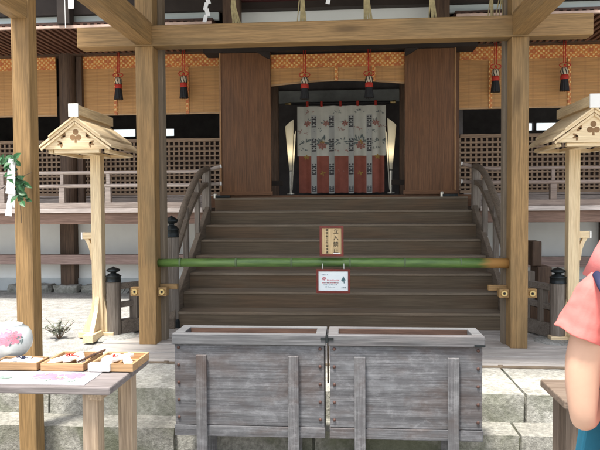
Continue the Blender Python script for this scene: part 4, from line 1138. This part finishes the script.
N = {'pelvis': ((PX, PY, .86), (.125, .10)), 'waist': ((PX, PY, 1.0), (.11, .085)), 'chest': ((PX, PY, 1.17), (.125, .095)), 'upper': ((PX, PY, 1.27), (.10, .075)), 'neck': ((PX, PY+.01, 1.345), .05), 'jaw': ((PX, PY+.03, 1.41), .055), 'head': ((PX, PY+.025, 1.48), (.075, .09)), 'crown': ((PX, PY+.015, 1.55), (.06, .07)),
     'ls': ((PX-.14, PY, 1.285), .046), 'lsh': ((sx+.022, PY-.002, 1.265), .043), 'lu': ((X(583, PY), PY-.004, Z(358, PY)), .040), 'lm': ((X(583, PY), PY-.004, Z(385, PY)), .037), 'le': ((X(584, PY), PY-.006, Z(421, PY)), .027), 'lfa': ((sx+.05, PY+.09, 1.04), .033), 'lw': ((sx+.10, PY+.20, 1.07), .024), 'lp': ((sx+.125, PY+.255, 1.085), (.020, .032)),
     'rs': ((PX+.15, PY, 1.29), .052), 'rsh': ((PX+.18, PY-.005, 1.26), .05), 'ru': ((PX+.20, PY-.01, 1.15), .0445), 're': ((PX+.205, PY-.005, 1.025), .036), 'rfa': ((PX+.15, PY+.09, 1.04), .033), 'rw': ((PX+.10, PY+.20, 1.07), .024), 'rp': ((PX+.075, PY+.255, 1.085), (.020, .032)),
     'lh': ((PX-.085, PY, .82), .088), 'lk': ((PX-.095, PY+.01, .44), .058), 'la': ((PX-.095, PY-.01, .09), .036), 'lt': ((PX-.10, PY+.11, .035), .034),
     'rh': ((PX+.085, PY, .82), .088), 'rk': ((PX+.095, PY+.01, .44), .058), 'ra': ((PX+.095, PY-.01, .09), .036), 'rt': ((PX+.10, PY+.11, .035), .034)}
L = chain('pelvis', 'waist', 'chest', 'upper', 'neck', 'jaw', 'head', 'crown')+chain('upper', 'ls', 'lsh', 'lu', 'lm', 'le', 'lfa', 'lw', 'lp')+chain('upper', 'rs', 'rsh', 'ru', 're', 'rfa', 'rw', 'rp')+chain('pelvis', 'lh', 'lk', 'la', 'lt')+chain('pelvis', 'rh', 'rk', 'ra', 'rt')
for sd, hx, hy in (('l', sx+.125, PY+.255), ('r', PX+.075, PY+.255)):
    s = 1 if sd == 'l' else -1
    for i, ln in enumerate((.062, .072, .068, .054)):
        z = 1.118-i*.021
        ks = []
        for j, f in enumerate((.25, .6, 1.)):
            k = f'{sd}f{i}{j}'; N[k] = ((hx+s*(.012+ln*f*.75), hy+.03+ln*.55*math.sin(f*1.6)*.6, z+.004-f*.006), .0085-.001*j); ks.append(k)
        L += chain(sd+'p', *ks)
    k1, k2 = sd+'t1', sd+'t2'; N[k1] = ((hx+s*.012, hy-.012, 1.112), .011); N[k2] = ((hx+s*.038, hy-.004, 1.128), .009); L += chain(sd+'p', k1, k2)
body = skinbody('body', N, L, M['skin'], pn)
# face details (outside the picture, but part of the figure)
bm = B(); ball(bm, (PX, PY+.118, 1.465), .014, 2, (.8, 1, 1.3)); ball(bm, (PX-.085, PY+.02, 1.465), .02, 2, (.4, .8, 1.3)); ball(bm, (PX+.085, PY+.02, 1.465), .02, 2, (.4, .8, 1.3))
part('ears_and_nose', bm, M['skin'], pn, smooth=True)
bm = B(); ball(bm, (PX-.03, PY+.108, 1.49), .010, 2); ball(bm, (PX+.03, PY+.108, 1.49), .010, 2); part('eyes', bm, M['ink'], pn, smooth=True)
bm = B(); ball(bm, (PX, PY+.105, 1.42), .018, 2, (1, .4, .3)); part('mouth', bm, M['printred'], pn, smooth=True)
# shirt
SN = {'hem': ((PX, PY, .84), (.165, .125)), 'w': ((PX, PY, 1.0), (.145, .11)), 'c': ((PX, PY, 1.16), (.15, .115)), 'u': ((PX, PY, 1.265), (.115, .088)), 'n': ((PX, PY, 1.325), (.075, .062)),
      'ls': ((PX-.115, PY, 1.285), .055), 'rs': ((PX+.115, PY, 1.285), .055)}
sh = skinbody('t_shirt', SN, chain('hem', 'w', 'c', 'u', 'n')+chain('u', 'ls')+chain('u', 'rs'), M['shirt'], pn, 3)
for q in (-1, 1):
    rings = [(614, 281, .034), (604, 286, .041), (597, 294, .044), (591, 305, .045), (586, 315, .046), (582, 325, .047), (578.5, 334, .050)]
    pts = [(X(u, PY), PY-.002, Z(v, PY)) for u, v, _ in rings]
    if q > 0: pts = [(2*PX-p[0], p[1], p[2]) for p in pts]
    bm = tube(B(), pts, [g_[2] for g_ in rings], 26, False)
    bmesh.ops.subdivide_edges(bm, edges=bm.edges[:], cuts=3, use_grid_fill=True)
    for v in bm.verts:
        low = max(0, min(1, (1.25-v.co.z)/.08))
        v.co += noise.noise_vector(Vector((v.co.x*16, v.co.y*16, v.co.z*9)))*.008 + noise.noise_vector(v.co*45)*.003
    sl_ = part('sleeve', bm, M['shirt'], pn, smooth=True); so_ = sl_.modifiers.new('Solid', 'SOLIDIFY'); so_.thickness = .003; so_.offset = -1
    ss_ = sl_.modifiers.new('Sub', 'SUBSURF'); ss_.levels = 1; ss_.render_levels = 1
dm = sh.modifiers.new('Wrinkle', 'DISPLACE'); tx = bpy.data.textures.new('wr', 'CLOUDS'); tx.noise_scale = .07; dm.texture = tx; dm.strength = .012
TN = {'p': ((PX, PY, .86), (.135, .11)), 'lh': ((PX-.085, PY, .80), .1), 'lk': ((PX-.095, PY+.01, .44), .075), 'la': ((PX-.095, PY-.01, .10), .062),
      'rh': ((PX+.085, PY, .80), .1), 'rk': ((PX+.095, PY+.01, .44), .075), 'ra': ((PX+.095, PY-.01, .10), .062)}
skinbody('trousers', TN, chain('p', 'lh', 'lk', 'la')+chain('p', 'rh', 'rk', 'ra'), M['trous'], pn)
for s in (-1, 1):
    bm = B(); ball(bm, (PX+s*.097, PY+.05, .04), .05, 3, (.9, 2.4, .8))
    for v in bm.verts: v.co.z = max(v.co.z, .004)
    part('shoe', bm, M['shoe'], pn, smooth=True)
bm = B(); ball(bm, (PX, PY-.005, 1.47), .10, 3, (.98, 1.08, 1.15))
for v in bm.verts:
    if v.co.y > PY+.04 and v.co.z < 1.53: v.co.y = PY+.04
    if v.co.z < 1.40: v.co.z -= .05
part('hair', bm, M['hair'], pn, smooth=True)
# bucket hat, drooping brim
ht = part('bucket_hat', lathe(B(), [(.002, .245), (.06, .24), (.098, .21), (.118, .15), (.135, .09), (.172, .02), (.196, -.035), (.190, -.036), (.165, .018), (.130, .086), (.110, .14)], PX+.003, PY+.005, 1.375, 28), M['hat'], pn, smooth=True)
# shoulder bag
bg = thing('teal_shoulder_bag', 'teal canvas shoulder bag hanging at the side of the person in pink', 'bag', (.60, PY-.13, .95))
bm = B(); y = 1.47
pts = [(X(598.5, y), Z(345, y)), (X(606, y), Z(340, y)), (X(612, y), Z(345, y)), (X(640, y), Z(470, y)), (X(612, y), Z(500, y)), (X(582, y), Z(462, y)), (X(583.5, y), Z(448, y)), (X(591, y), Z(400, y))]
prism(bm, pts, y, y+.04)
part('pouch', bm, M['teal'], bg, bevel=.006)
part('strap', tube(B(), [(X(604, y), y+.02, Z(343, y)), (X(601, 1.45), 1.47, Z(310, y)), (X(599, 1.40), 1.44, Z(285, 1.44)), (X(598, 1.36), 1.36, Z(273, 1.36)), (X(602, 1.3), 1.29, Z(285, 1.3)), (X(625, 1.3), 1.26, Z(330, 1.3))], .011, 8, squash=.5), M['navy'], bg, smooth=True)

# ================================================================== CAMERA, LIGHT
cam = bpy.data.cameras.new('Camera'); co = bpy.data.objects.new('Camera', cam); C.objects.link(co); sc.camera = co
cam.sensor_width = 36; cam.lens = F/600*36; cam.clip_start = .05; cam.clip_end = 500
yaw = math.atan(47/F); pitch = -math.atan(20/F)
roll = R(0.35)
mat = Matrix.Rotation(yaw, 4, 'Z') @ Matrix.Rotation(math.pi/2+pitch, 4, 'X') @ Matrix.Rotation(-roll, 4, 'Z')
co.matrix_world = Matrix.Translation((0, 0, E)) @ mat
w = bpy.data.worlds.new('World'); sc.world = w; w.use_nodes = True
n = w.node_tree; bg_ = n.nodes['Background']; sky = n.nodes.new('ShaderNodeTexSky'); sky.sky_type = 'NISHITA'; sky.sun_disc = False
az, el = R(-75), R(72)      # azimuth from +Y toward +X
sdir = Vector((math.cos(el)*math.sin(R(-150)), math.cos(el)*math.cos(R(-150)), math.sin(el)))
sky.sun_elevation = el; sky.sun_rotation = R(-150); sky.air_density = 1.2; sky.dust_density = 3.
hs = n.nodes.new('ShaderNodeHueSaturation'); hs.inputs['Saturation'].default_value = .45; n.links.new(sky.outputs[0], hs.inputs['Color'])
n.links.new(hs.outputs[0], bg_.inputs[0]); bg_.inputs[1].default_value = .15
sl = bpy.data.lights.new('Sun', 'SUN'); so = bpy.data.objects.new('Sun', sl); C.objects.link(so)
sl.energy = 3.5; sl.angle = R(8); sl.color = (1, .95, .87)
so.rotation_euler = sdir.to_track_quat('Z', 'Y').to_euler()
sc.view_settings.view_transform = 'Standard'; sc.view_settings.look = 'None'; sc.view_settings.gamma = 1
sc.view_settings.exposure = 1.22
sc.cycles.use_denoising = True
sc.cycles.max_bounces = 8; sc.cycles.diffuse_bounces = 5
